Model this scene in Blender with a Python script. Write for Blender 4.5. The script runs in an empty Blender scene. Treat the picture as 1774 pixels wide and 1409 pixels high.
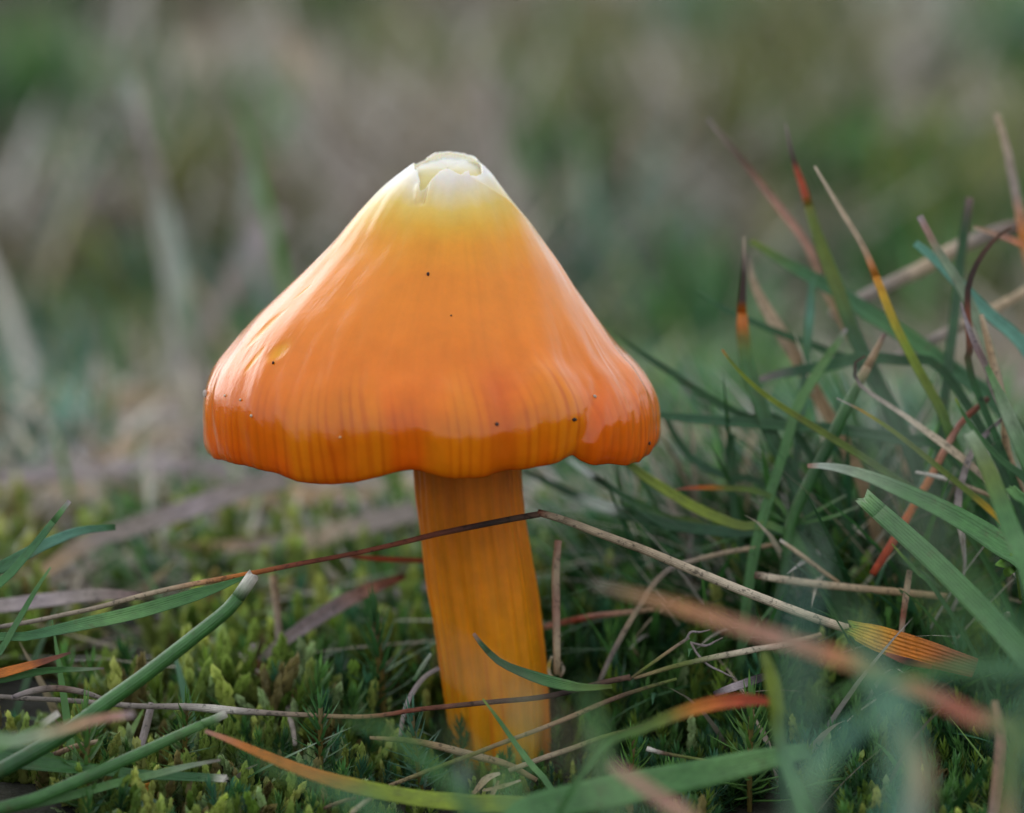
import bpy, math, random
import numpy as np
from mathutils import Vector

# ------------------------------------------------------------------ camera, sky, sun, exposure
SC = bpy.context.scene
PITCH = math.radians(8.0)
D = 0.300                      # camera to mushroom axis, metres
TARGET_Z = 0.0320
W, H = 1774.0, 1409.0
LENS = 120.0
FPX = W * LENS / 36.0
CAM = np.array([0.0, -D * math.cos(PITCH), TARGET_Z + D * math.sin(PITCH)])
FWD = np.array([0.0, math.cos(PITCH), -math.sin(PITCH)])
UPV = np.array([0.0, math.sin(PITCH), math.cos(PITCH)])
RIGHT = np.array([1.0, 0.0, 0.0])

cam_data = bpy.data.cameras.new('camera')
cam = bpy.data.objects.new('camera', cam_data)
SC.collection.objects.link(cam)
cam.location = CAM
cam.rotation_euler = (math.pi / 2 - PITCH, 0, 0)
cam_data.lens = LENS
cam_data.sensor_width = 36.0
cam_data.sensor_fit = 'HORIZONTAL'
cam_data.clip_start = 0.005
cam_data.clip_end = 200.0
cam_data.dof.use_dof = True
cam_data.dof.focus_distance = D - 0.011
cam_data.dof.aperture_fstop = 17.5
SC.camera = cam

SUN_EL, SUN_AZ = math.radians(25), math.radians(-40)   # azimuth measured from +Y towards +X (so: from the left)
world = bpy.data.worlds.new('World')
SC.world = world
world.use_nodes = True
wn = world.node_tree.nodes
wl = world.node_tree.links
wn.clear()
sky = wn.new('ShaderNodeTexSky')
sky.sky_type = 'NISHITA'
sky.sun_disc = False
sky.sun_elevation = SUN_EL
sky.sun_rotation = SUN_AZ
sky.air_density = 1.0
sky.dust_density = 3.0
hs = wn.new('ShaderNodeHueSaturation')          # overcast: the blue is veiled by even cloud
hs.inputs['Saturation'].default_value = 0.30
bg = wn.new('ShaderNodeBackground')
bg.inputs['Strength'].default_value = 0.15
wo = wn.new('ShaderNodeOutputWorld')
wl.new(sky.outputs[0], hs.inputs['Color'])
veil = wn.new('ShaderNodeMix')                   # even cloud cover over the whole dome
veil.data_type = 'RGBA'
veil.inputs['Factor'].default_value = 0.88
veil.inputs[7].default_value = (4.55, 4.85, 5.3, 1)
wl.new(hs.outputs[0], veil.inputs[6])
wl.new(veil.outputs[2], bg.inputs['Color'])
wl.new(bg.outputs[0], wo.inputs['Surface'])

sun_data = bpy.data.lights.new('sun', 'SUN')
sun_data.energy = 0.5
sun_data.angle = math.radians(45)
sun_data.color = (1.0, 0.985, 0.965)
sun = bpy.data.objects.new('sun', sun_data)
SC.collection.objects.link(sun)
sd = Vector((math.sin(SUN_AZ) * math.cos(SUN_EL), math.cos(SUN_AZ) * math.cos(SUN_EL), math.sin(SUN_EL)))
sun.rotation_euler = sd.to_track_quat('Z', 'Y').to_euler()

SC.view_settings.view_transform = 'Standard'
SC.view_settings.look = 'None'
SC.view_settings.exposure = 0.66
SC.view_settings.gamma = 1.0
SC.view_settings.use_curve_mapping = False
SC.cycles.use_denoising = True
SC.cycles.max_bounces = 8

# ------------------------------------------------------------------ helpers
rng = np.random.default_rng(7)
random.seed(7)
COL = SC.collection
MM = 0.001
PXM = D / FPX                  # metres per photo pixel at the mushroom


def lin(c):
    c = np.asarray(c, float) / 255.0
    return np.where(c <= 0.04045, c / 12.92, ((c + 0.055) / 1.055) ** 2.4)


def hash2(i, j, seed):
    n = (i * 374761393 + j * 668265263 + seed * 974711) & 0x7fffffff
    n = ((n ^ (n >> 13)) * 1274126177) & 0x7fffffff
    return ((n ^ (n >> 16)) & 0xffff) / 65535.0


def vnoise(x, y, seed=0):
    x = np.asarray(x, float); y = np.asarray(y, float)
    i = np.floor(x).astype(np.int64); j = np.floor(y).astype(np.int64)
    fx = x - i; fy = y - j
    fx = fx * fx * (3 - 2 * fx); fy = fy * fy * (3 - 2 * fy)
    a = hash2(i, j, seed); b = hash2(i + 1, j, seed); c = hash2(i, j + 1, seed); d = hash2(i + 1, j + 1, seed)
    return (a * (1 - fx) + b * fx) * (1 - fy) + (c * (1 - fx) + d * fx) * fy - 0.5


def fbm(x, y, seed=0, o=4):
    s = 0; a = 1.0
    for k in range(o):
        s = s + a * vnoise(x * 2 ** k, y * 2 ** k, seed + k * 17); a *= 0.5
    return s


def sstep(a, b, x):
    t = np.clip((x - a) / (b - a), 0, 1)
    return t * t * (3 - 2 * t)


def ground_z(x, y):
    x = np.asarray(x, float); y = np.asarray(y, float)
    z = 0.05 * np.clip(y, -0.30, 1.8)
    z = z + 0.0125 * np.exp(-((x - 0.032) / 0.022) ** 2 - ((y - 0.030) / 0.026) ** 2)
    z = z - 0.11 * np.clip(-0.003 - y, 0, 0.035)
    far = np.clip(np.hypot(x, y) / 0.25, 0, 1)
    z = z + 0.0022 * fbm(x * 55, y * 55, 3, 3) + 0.030 * far * fbm(x * 4.2 + 9, y * 4.2 + 3, 11, 3)
    return z


def ray(px, py):
    d = FWD + RIGHT * ((px - W / 2) / FPX) - UPV * ((py - H / 2) / FPX)
    return d


def P(px, py, dd):
    """photo pixel + distance behind (+) or before (-) the mushroom axis in mm -> world point"""
    return CAM + ray(px, py) * (D + dd * MM)


def Q(px, py, yy=0.0):
    """photo pixel on the upright plane y = yy"""
    d = ray(px, py)
    return CAM + d * ((yy - CAM[1]) / d[1])


def keep_up(p, px, py, dd, lift=0.0004):
    if dd > 3 and py > 780: lift = 0.0032
    for _ in range(80):
        if p[2] >= ground_z(p[0], p[1]) + lift:
            break
        dd -= 1.5
        p = P(px, py, dd)
    return p


def new_obj(name, me, mat=None, parent=None, smooth=True):
    if mat:
        me.materials.append(mat)
    if smooth:
        me.polygons.foreach_set('use_smooth', np.ones(len(me.polygons), bool))
    o = bpy.data.objects.new(name, me)
    COL.objects.link(o)
    if parent is not None:
        o.parent = parent
    return o


def tag(o, label=None, cat=None, group=None, kind=None):
    if label: o['label'] = label
    if cat: o['category'] = cat
    if group: o['group'] = group
    if kind: o['kind'] = kind
    return o


def mesh_np(name, v, faces, col=None, uv=None):
    """faces: list of int arrays (n,3) / (n,4)"""
    me = bpy.data.meshes.new(name)
    v = np.asarray(v, np.float32)
    me.vertices.add(len(v))
    me.vertices.foreach_set('co', v.ravel())
    idx = np.concatenate([f.ravel() for f in faces]).astype(np.int32)
    tot = np.concatenate([np.full(len(f), f.shape[1]) for f in faces]).astype(np.int32)
    st = np.concatenate([[0], np.cumsum(tot)[:-1]]).astype(np.int32)
    me.loops.add(len(idx))
    me.loops.foreach_set('vertex_index', idx)
    me.polygons.add(len(tot))
    me.polygons.foreach_set('loop_start', st)
    me.polygons.foreach_set('loop_total', tot)
    me.update(calc_edges=True)
    if col is not None:
        a = me.color_attributes.new('Col', 'FLOAT_COLOR', 'POINT')
        c4 = np.ones((len(v), 4), np.float32); c4[:, :3] = col
        a.data.foreach_set('color', c4.ravel())
    if uv is not None:
        l = me.uv_layers.new(name='UVMap')
        l.data.foreach_set('uv', np.asarray(uv, np.float32)[idx].ravel())
    me.validate()
    return me


# ------------------------------------------------------------------ materials
def mat_new(name):
    m = bpy.data.materials.new(name)
    m.use_nodes = True
    nt = m.node_tree
    nt.nodes.clear()
    return m, nt.nodes, nt.links


def attr_col(N):
    a = N.new('ShaderNodeAttribute'); a.attribute_name = 'Col'
    return a.outputs['Color']


def noise(N, L, scale, detail=3.0, vec=None, rough=0.6):
    n = N.new('ShaderNodeTexNoise')
    n.inputs['Scale'].default_value = scale
    n.inputs['Detail'].default_value = detail
    n.inputs['Roughness'].default_value = rough
    if vec is not None:
        L.new(vec, n.inputs['Vector'])
    return n.outputs['Fac']


def mult_range(N, L, fac, lo, hi, frm=0.3, to=0.7):
    m = N.new('ShaderNodeMapRange')
    m.inputs['From Min'].default_value = frm; m.inputs['From Max'].default_value = to
    m.inputs['To Min'].default_value = lo; m.inputs['To Max'].default_value = hi
    L.new(fac, m.inputs['Value'])
    return m.outputs[0]


def scale_col(N, L, col, fac):
    m = N.new('ShaderNodeVectorMath'); m.operation = 'SCALE'
    L.new(col, m.inputs[0]); L.new(fac, m.inputs['Scale'])
    return m.outputs[0]


def mat_blade(name, rough=0.42, trans=0.25, vein=0.00003, mott=(0.8, 1.2), fleck=0.0, coat=0.0):
    m, N, L = mat_new(name)
    obj = N.new('ShaderNodeTexCoord').outputs['Object']
    uv = N.new('ShaderNodeUVMap'); uv.uv_map = 'UVMap'
    col = attr_col(N)
    col = scale_col(N, L, col, mult_range(N, L, noise(N, L, 700, 4, obj), *mott))
    # streaks drawn out along the blade
    mp = N.new('ShaderNodeMapping'); mp.inputs['Scale'].default_value = (9, 0.35, 1)
    L.new(uv.outputs[0], mp.inputs['Vector'])
    st = noise(N, L, 3.0, 3, mp.outputs[0])
    col = scale_col(N, L, col, mult_range(N, L, st, 0.72, 1.25))
    sp_ = noise(N, L, 420, 4, obj, 0.7)
    bm_ = N.new('ShaderNodeMix'); bm_.data_type = 'RGBA'
    L.new(mult_range(N, L, sp_, 0.0, 0.55, 0.60, 0.72), bm_.inputs[0])
    L.new(col, bm_.inputs[6]); bm_.inputs[7].default_value = (0.10, 0.075, 0.03, 1)
    col = bm_.outputs[2]
    if fleck > 0:
        fl = noise(N, L, 2200, 2, obj)
        col = scale_col(N, L, col, mult_range(N, L, fl, 1.0 - fleck, 1.0, 0.33, 0.42))
    sep = N.new('ShaderNodeSeparateXYZ'); L.new(uv.outputs[0], sep.inputs[0])
    mu = N.new('ShaderNodeMath'); mu.operation = 'MULTIPLY'; mu.inputs[1].default_value = 44.0
    L.new(sep.outputs[0], mu.inputs[0])
    sn = N.new('ShaderNodeMath'); sn.operation = 'SINE'; L.new(mu.outputs[0], sn.inputs[0])
    b1 = N.new('ShaderNodeBump'); b1.inputs['Strength'].default_value = 0.5; b1.inputs['Distance'].default_value = vein
    L.new(sn.outputs[0], b1.inputs['Height'])
    b2 = N.new('ShaderNodeBump'); b2.inputs['Strength'].default_value = 0.6; b2.inputs['Distance'].default_value = 0.00006
    L.new(noise(N, L, 2500, 3, obj), b2.inputs['Height']); L.new(b1.outputs[0], b2.inputs['Normal'])
    p = N.new('ShaderNodeBsdfPrincipled')
    L.new(col, p.inputs['Base Color'])
    p.inputs['Roughness'].default_value = rough
    p.inputs['Coat Weight'].default_value = coat
    L.new(b2.outputs[0], p.inputs['Normal'])
    out = N.new('ShaderNodeOutputMaterial')
    if trans > 0:
        t = N.new('ShaderNodeBsdfTranslucent'); L.new(col, t.inputs['Color'])
        mx = N.new('ShaderNodeMixShader'); mx.inputs[0].default_value = trans
        L.new(p.outputs[0], mx.inputs[1]); L.new(t.outputs[0], mx.inputs[2])
        L.new(mx.outputs[0], out.inputs['Surface'])
    else:
        L.new(p.outputs[0], out.inputs['Surface'])
    return m


def mat_soup(name, rough=0.55, trans=0.3):
    m, N, L = mat_new(name)
    obj = N.new('ShaderNodeTexCoord').outputs['Object']
    col = scale_col(N, L, attr_col(N), mult_range(N, L, noise(N, L, 500, 3, obj), 0.8, 1.2))
    p = N.new('ShaderNodeBsdfPrincipled'); L.new(col, p.inputs['Base Color'])
    p.inputs['Roughness'].default_value = rough
    t = N.new('ShaderNodeBsdfTranslucent'); L.new(col, t.inputs['Color'])
    mx = N.new('ShaderNodeMixShader'); mx.inputs[0].default_value = trans
    out = N.new('ShaderNodeOutputMaterial')
    L.new(p.outputs[0], mx.inputs[1]); L.new(t.outputs[0], mx.inputs[2]); L.new(mx.outputs[0], out.inputs['Surface'])
    return m


def mat_soil():
    m, N, L = mat_new('soil')
    obj = N.new('ShaderNodeTexCoord').outputs['Object']
    r = N.new('ShaderNodeValToRGB')
    e = r.color_ramp.elements
    e[0].position = 0.3; e[0].color = (0.010, 0.009, 0.006, 1)
    e[1].position = 0.7; e[1].color = (0.045, 0.036, 0.022, 1)
    x = r.color_ramp.elements.new(0.5); x.color = (0.022, 0.022, 0.010, 1)
    L.new(noise(N, L, 130, 6, obj), r.inputs[0])
    p = N.new('ShaderNodeBsdfPrincipled'); L.new(r.outputs[0], p.inputs['Base Color'])
    p.inputs['Roughness'].default_value = 0.9
    b = N.new('ShaderNodeBump'); b.inputs['Distance'].default_value = 0.002
    L.new(noise(N, L, 400, 6, obj), b.inputs['Height']); L.new(b.outputs[0], p.inputs['Normal'])
    out = N.new('ShaderNodeOutputMaterial'); L.new(p.outputs[0], out.inputs['Surface'])
    return m


def mat_cap():
    m, N, L = mat_new('waxy_cap_skin')
    uv = N.new('ShaderNodeUVMap'); uv.uv_map = 'UVMap'
    obj = N.new('ShaderNodeTexCoord').outputs['Object']
    col = scale_col(N, L, attr_col(N), mult_range(N, L, noise(N, L, 420, 8, obj, 0.75), 0.93, 1.07))
    # fine radial fibrils: stretched down the cap
    mp = N.new('ShaderNodeMapping'); mp.inputs['Scale'].default_value = (230, 4.0, 1)
    L.new(uv.outputs[0], mp.inputs['Vector'])
    fib = noise(N, L, 1.0, 5, mp.outputs[0], 0.65)
    b1 = N.new('ShaderNodeBump'); b1.inputs['Strength'].default_value = 0.30; b1.inputs['Distance'].default_value = 0.00007
    L.new(fib, b1.inputs['Height'])
    b2 = N.new('ShaderNodeBump'); b2.inputs['Strength'].default_value = 0.32; b2.inputs['Distance'].default_value = 0.00010
    L.new(noise(N, L, 2000, 6, obj), b2.inputs['Height']); L.new(b1.outputs[0], b2.inputs['Normal'])
    p = N.new('ShaderNodeBsdfPrincipled')
    L.new(col, p.inputs['Base Color'])
    p.inputs['Roughness'].default_value = 0.38
    p.inputs['Specular IOR Level'].default_value = 0.0
    p.inputs['Subsurface Weight'].default_value = 0.35
    p.inputs['Subsurface Radius'].default_value = (1.0, 0.38, 0.12)
    p.inputs['Subsurface Scale'].default_value = 0.0013
    p.inputs['Coat Weight'].default_value = 1.0
    L.new(mult_range(N, L, noise(N, L, 170, 5, obj, 0.7), 0.03, 0.15, 0.38, 0.66), p.inputs['Coat Roughness'])
    p.inputs['Coat IOR'].default_value = 1.43
    L.new(b2.outputs[0], p.inputs['Coat Normal'])
    L.new(b1.outputs[0], p.inputs['Normal'])
    out = N.new('ShaderNodeOutputMaterial'); L.new(p.outputs[0], out.inputs['Surface'])
    return m


def mat_stem():
    m, N, L = mat_new('fibrous_stem_flesh')
    uv = N.new('ShaderNodeUVMap'); uv.uv_map = 'UVMap'
    obj = N.new('ShaderNodeTexCoord').outputs['Object']
    mp = N.new('ShaderNodeMapping'); mp.inputs['Scale'].default_value = (30, 1.3, 1)
    L.new(uv.outputs[0], mp.inputs['Vector'])
    fib = noise(N, L, 1.0, 5, mp.outputs[0], 0.6)
    col = scale_col(N, L, attr_col(N), mult_range(N, L, fib, 0.82, 1.14))
    col = scale_col(N, L, col, mult_range(N, L, noise(N, L, 450, 4, obj), 0.88, 1.12))
    b1 = N.new('ShaderNodeBump'); b1.inputs['Strength'].default_value = 0.55; b1.inputs['Distance'].default_value = 0.00018
    L.new(fib, b1.inputs['Height'])
    b2 = N.new('ShaderNodeBump'); b2.inputs['Strength'].default_value = 0.4; b2.inputs['Distance'].default_value = 0.00008
    L.new(noise(N, L, 2600, 3, obj), b2.inputs['Height']); L.new(b1.outputs[0], b2.inputs['Normal'])
    p = N.new('ShaderNodeBsdfPrincipled')
    L.new(col, p.inputs['Base Color'])
    p.inputs['Roughness'].default_value = 0.5
    p.inputs['Specular IOR Level'].default_value = 0.25
    p.inputs['Subsurface Weight'].default_value = 0.4
    p.inputs['Subsurface Radius'].default_value = (1.0, 0.4, 0.12)
    p.inputs['Subsurface Scale'].default_value = 0.0015
    L.new(b2.outputs[0], p.inputs['Normal'])
    out = N.new('ShaderNodeOutputMaterial'); L.new(p.outputs[0], out.inputs['Surface'])
    return m


M_SOIL = mat_soil()
M_CAP = mat_cap()
M_STEM = mat_stem()
M_LEAF = mat_blade('grass_leaf', 0.40, 0.22)
M_STRAW = mat_blade('dry_straw', 0.75, 0.10, 0.00004, (0.72, 1.22), 0.55)
M_VEINED = mat_blade('veined_dead_leaf', 0.6, 0.15, 0.00016, (0.85, 1.15), 0.2)
M_MOSS = mat_soup('moss_leaf', 0.5, 0.35)
M_TURF = mat_soup('turf_leaf', 0.5, 0.25)
M_SPECK = mat_soup('soil_grain', 0.7, 0.1)

# ------------------------------------------------------------------ ground
def build_ground():
    def axis(a, b, fine, lo, hi):
        near = np.arange(lo, hi, fine)
        left = lo - np.geomspace(fine * 2, lo - a, 46)[::-1]
        right = hi + np.geomspace(fine * 2, b - hi, 46)
        return np.concatenate([left, near, right])
    xs = axis(-60, 60, 0.0015, -0.10, 0.10)
    ys = axis(-60, 60, 0.0015, -0.10, 0.20)
    X, Y = np.meshgrid(xs, ys)
    Z = ground_z(X, Y) + 0.0006 * fbm(X * 300, Y * 300, 5, 2) * (np.hypot(X, Y) < 0.3)
    v = np.stack([X, Y, Z], -1).reshape(-1, 3)
    nx = len(xs); i = np.arange(len(ys) - 1)[:, None] * nx + np.arange(nx - 1)[None, :]
    f = np.stack([i, i + 1, i + nx + 1, i + nx], -1).reshape(-1, 4)
    o = new_obj('ground', mesh_np('ground', v, [f]), M_SOIL)
    tag(o, 'dark mossy soil under the grass', kind='structure')

build_ground()

# ------------------------------------------------------------------ the mushroom
CAP_ROWS = np.array([  # photo row, silhouette x of both sides
    (264, 774, 786), (267, 758, 802), (272, 742, 818), (279, 728, 832), (287, 713, 841), (300, 693, 853), (320, 668, 868),
    (350, 640, 890), (385, 611, 915), (420, 582, 938), (460, 542, 967), (500, 499, 995), (550, 445, 1033),
    (600, 402, 1071), (640, 372, 1108), (676, 358, 1132), (706, 354, 1143), (742, 354, 1147), (762, 355, 1147),
    (776, 358, 1144), (786, 363, 1139)], float)
RIM = np.array([  # angle (0 = +x, -90 = towards the camera), photo row where the torn rim sits
    (-180, 285), (-163, 286), (-148, 289), (-132, 295), (-119, 307), (-110, 325), (-105, 310), (-98, 296), (-90, 293.5),
    (-82, 296), (-76, 301), (-72, 302), (-67, 298), (-58, 296.5), (-46, 297), (-38, 297), (-30, 294), (-20, 288), (0, 281),
    (25, 273), (45, 270), (50, 271.5), (60, 267.5), (95, 265.5), (125, 267), (146, 275), (158, 291), (163, 304), (168, 294), (180, 285)], float)
MARGIN = np.array([  # lower cap edge in the photo
    (360, 772), (375, 788), (430, 809), (500, 832), (540, 841), (575, 845), (605, 841), (640, 831), (680, 821), (720, 817),
    (760, 822), (800, 828), (835, 827), (870, 820), (910, 812), (955, 799), (985, 790), (1003, 788), (1008, 797), (1030, 799),
    (1060, 800), (1085, 801), (1110, 796), (1130, 780), (1140, 765)], float)


def cap_row_world():
    rows = CAP_ROWS
    z = []; cx = []; R = []
    for py, xl, xr in rows:
        a = Q(xl, py); b = Q(xr, py)
        z.append((a[2] + b[2]) / 2); cx.append((a[0] + b[0]) / 2); R.append((b[0] - a[0]) / 2)
    return rows[:, 0], np.array(z), np.array(cx), np.array(R)


def smooth_interp(x, xp, fp):
    """monotone-ish cubic hermite"""
    x = np.asarray(x, float)
    m = np.gradient(fp, xp)
    i = np.clip(np.searchsorted(xp, x) - 1, 0, len(xp) - 2)
    h = xp[i + 1] - xp[i]; t = np.clip((x - xp[i]) / h, 0, 1)
    return ((2 * t**3 - 3 * t**2 + 1) * fp[i] + (t**3 - 2 * t**2 + t) * h * m[i]
            + (-2 * t**3 + 3 * t**2) * fp[i + 1] + (t**3 - t**2) * h * m[i + 1])


def build_mushroom():
    root = bpy.data.objects.new('waxcap_mushroom', None)
    COL.objects.link(root)
    root.location = (0, 0, 0)
    tag(root, 'glossy orange conical mushroom with split cream tip and yellow fibrous stem', 'mushroom')
    rp, rz, rcx, rR = cap_row_world()
    NT, NV = 900, 300
    th = -math.pi + 2 * math.pi * np.arange(NT) / NT          # starts at -180
    thd = np.degrees(th)
    # arc-length-ish parameter over rows
    seg = np.hypot(np.diff(rz), np.diff(rR)); s = np.concatenate([[0], np.cumsum(seg)]); s /= s[-1]
    rim_row = np.interp(thd, RIM[:, 0], RIM[:, 1]) + 2.0 * fbm(th * 9, th * 0, 21, 3)
    s_rim = np.interp(rim_row, rp, s)
    vv = np.linspace(0, 1, NV)
    vv = 0.5 * vv + 0.5 * (vv ** 1.15)
    S = s_rim[None, :] + (1 - s_rim[None, :]) * vv[:, None]     # (NV,NT)
    ROW = smooth_interp(S, s, rp)
    Z = smooth_interp(S, s, rz); CX = smooth_interp(S, s, rcx); R = smooth_interp(S, s, rR)
    T = np.broadcast_to(th, S.shape)
    # the back lobe of the torn tip stands upright instead of closing over
    wb = sstep(-0.35, 0.25, np.sin(T))
    R = np.where(R < 0.0026, R + wb * 0.80 * (0.0026 - R), R)
    # --- margin heights: front half from the photo, back half gently waved
    cm, Rm, zm = rcx[-1], rR[-1], rz[-1]
    marg = np.zeros(NT)
    for k, t in enumerate(th):
        x = cm + Rm * math.cos(t); y = Rm * math.sin(t)
        if t <= 0:
            # photo column of this margin point
            px = W / 2 + FPX * x / (D + y * math.cos(PITCH))
            pyv = np.interp(px, MARGIN[:, 0], MARGIN[:, 1])
            marg[k] = Q(px, pyv, y)[2] - zm - 0.00035
        else:
            marg[k] = 0.0006 * math.sin(5 * t + 1) + 0.0004 * math.sin(11 * t)
    # blend the join of halves
    def csm(a_, sg):
        k_ = np.arange(-int(4 * sg), int(4 * sg) + 1); g_ = np.exp(-(k_ / sg) ** 2 / 2); g_ /= g_.sum()
        return np.convolve(np.concatenate([a_[-len(k_):], a_, a_[:len(k_)]]), g_, 'same')[len(k_):-len(k_)]
    near = np.exp(-(np.minimum(np.abs(th), math.pi - np.abs(th)) / 0.22) ** 2)
    marg = csm(marg, 2.0) * (1 - near) + csm(marg, 26.0) * near
    e = np.minimum(np.abs(T), math.pi - np.abs(T))
    wv = sstep(0.55, 1.0, S) ** 1.3
    Z = Z + wv * marg[None, :]
    # --- displacement along the outward normal
    sl = np.gradient(R, axis=0); sz = np.gradient(Z, axis=0)
    nl = np.hypot(sl, sz) + 1e-12
    nr = -sz / nl; nz = sl / nl
    circ = T / (2 * math.pi)
    d = np.zeros_like(R)
    low = sstep(0.45, 0.95, S)
    env = sstep(0.10, 0.35, S)
    cxn, sxn = np.cos(T), np.sin(T)
    d += 0.00042 * env * fbm(cxn * 2.4 + 4 + S * 1.5, sxn * 2.4 + S * 2.5, 31, 3)
    d += 0.00030 * sstep(0.5, 0.72, S) * fbm(cxn * 7 + 2, sxn * 7 + S * 5, 37, 3)
    d -= 0.00060 * sstep(0.78, 1.0, S) ** 1.4 * (1 - sstep(-0.75, -0.25, np.sin(T)))
    # broad radial undulation
    und = np.zeros(NT)
    r2 = np.random.default_rng(5)
    for n_, a_ in ((7, .20), (9, .20), (12, .22), (16, .20), (21, .16), (27, .12), (35, .09), (44, .07)):
        und += a_ * np.cos(n_ * th + r2.uniform(0, 6.28))
    d += 0.00027 * und[None, :] * low * (1 - 0.35 * sstep(0.93, 1, S))
    # fine striae near the margin (over the gills)
    warp = 0.9 * fbm(th * 6, th * 0 + 3, 41, 3)
    ph = 112 * T + 6.0 * warp[None, :] + 5.0 * fbm(T * 7, S * 3, 43, 2)
    stri = np.cos(ph) * (0.65 + 0.7 * fbm(T * 14, S * 5, 47, 2))
    stri_env = sstep(0.70, 0.90, S + 0.10 * fbm(T * 5, S * 0, 49, 2))
    d += 0.000013 * stri * stri_env

    def at_front(px, py):
        """photo pixel on the front of the cap -> (theta, s)"""
        sv = float(np.interp(py, rp, s))
        for _ in range(6):
            Rr = float(np.interp(sv, s, rR)); cc = float(np.interp(sv, s, rcx))
            x = (px - W / 2) * PXM
            c = np.clip((x - cc) / Rr, -0.999, 0.999); t = -math.acos(c)
            y = Rr * math.sin(t)
            x = (px - W / 2) / FPX * (D + y * math.cos(PITCH))
            c = np.clip((x - cc) / Rr, -0.999, 0.999); t = -math.acos(c); y = Rr * math.sin(t)
            z = Q(px, py, y)[2]
            if z < rz[-1]:
                sv = 1.0
            else:
                sv = float(np.interp(-z, -rz, s))
        return t, sv

    def ridge(pts, width, amp, ends=(0.06, 0.02)):
        """gaussian furrow/ridge along a photo polyline running down the cap; width in mm"""
        ts = np.array([at_front(*p) for p in pts])
        tc = np.interp(S, ts[:, 1], ts[:, 0])
        off = (T - tc) * np.maximum(R, 0.002) / MM
        e_ = sstep(ts[0, 1] - ends[0], ts[0, 1] + ends[0], S) * (1 - sstep(ts[-1, 1] - ends[1], ts[-1, 1] + ends[1], S) if pts[-1][1] < 780 else 1.0)
        return amp * MM * np.exp(-(off / width) ** 2) * e_, off, e_

    g, _, _ = ridge([(862, 655), (868, 720), (875, 815)], 1.5, -0.50); d += g
    g, _, _ = ridge([(930, 640), (945, 720), (960, 800)], 1.6, 0.42); d += g
    g, _, _ = ridge([(770, 690), (762, 760), (765, 820)], 1.3, 0.28); d += g
    g, _, _ = ridge([(715, 700), (705, 760), (700, 820)], 1.1, -0.22); d += g
    g, _, _ = ridge([(610, 700), (600, 760), (590, 838)], 1.5, -0.26); d += g
    g, off, e_ = ridge([(1030, 665), (1026, 730), (1014, 795)], 0.75, -0.32, (0.07, 0.02)); d += g
    # the fold: the right flank laps outwards
    d += e_ * 0.00045 * sstep(-0.8, 1.4, off) * np.exp(-np.clip(off, 0, None) / 4.0) * sstep(0.7, 1.0, S)
    g, _, _ = ridge([(1085, 640), (1098, 720), (1090, 795)], 1.7, 0.20); d += g
    # torn tip: right lobe laps over the back lobe, left lobe curls out
    ts = np.array([at_front(*p) for p in [(812, 309), (840, 324), (870, 345), (905, 380)]])
    tc = np.interp(S, ts[:, 1], ts[:, 0])
    off = (T - tc) * np.maximum(R, 0.0015) / MM
    e_ = 1 - sstep(ts[2, 1], ts[3, 1] + 0.04, S)
    d += e_ * (0.00030 * np.exp(-(np.clip(-off, 0, None) / 1.6)) * (off < 0) * 1.0
               + 0.00030 * (1 - sstep(0.0, 0.22, off)) * (off >= 0)
               - 0.00036 * sstep(0.0, 0.35, off) * np.exp(-np.clip(off, 0, None) / 3.0))
    lobe = np.exp(-((thd + 150) / 34.0) ** 2)[None, :]
    d += 0.00045 * lobe * (1 - sstep(0.02, 0.15, S))
    d += 0.00034 * np.exp(-((thd + 86) / 20.0) ** 2)[None, :] * (1 - sstep(0.11, 0.21, S))
    g, off2, e2 = ridge([(741, 322), (737, 335), (733, 352)], 0.22, -0.30, (0.02, 0.012)); d += g
    g, _, _ = ridge([(728, 322), (725, 340), (724, 350)], 0.35, 0.16, (0.02, 0.012)); d += g
    # scars on the skin
    scar = np.zeros_like(R)

    def pit(px, py, rt, rs, amp, slant=0.0):
        t0, s0 = at_front(px, py)
        du = (T - t0) * R / MM; dv = (S - s0) * 33.0
        du = du - slant * dv
        q = np.hypot(du / rt, dv / rs)
        return np.exp(-q ** 2.6), q

    for (px, py, rt, rs, amp, sl_) in ((487, 612, 0.75, 1.0, 0.12, -0.35), (466, 572, 0.5, 1.9, 0.10, -0.25), (446, 628, 0.35, 1.3, 0.06, -0.2),
                                       (528, 508, 0.22, 0.9, .03, -.2)):
        m_, q = pit(px, py, rt, rs, amp, sl_)
        d -= amp * MM * m_
        d += 0.012 * MM * np.exp(-((q - 1.25) / 0.2) ** 2)
        scar = np.maximum(scar, m_)
    # --- outer surface
    Ro = R + d * nr; Zo = Z + d * nz
    X = CX + Ro * np.cos(T); Y = Ro * np.sin(T)
    # --- inner surface
    thick = (0.00060 + 0.0012 * sstep(0.05, 0.4, S) - 0.0015 * sstep(0.75, 0.99, S))
    keep = sstep(0.0, 0.035, S - s_rim[None, :]) * 0.6 + 0.4
    Ri = np.maximum(Ro - thick * keep * nr, 0.0001); Zi = Zo - thick * keep * nz
    Xi = CX + Ri * np.cos(T); Yi = Ri * np.sin(T)
    v = np.concatenate([np.stack([X, Y, Zo], -1).reshape(-1, 3), np.stack([Xi, Yi, Zi], -1).reshape(-1, 3)])
    # --- colours
    dist = S + 0.030 * fbm(cxn * 3 + 7, sxn * 3 + S * 4, 61, 3)
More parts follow.
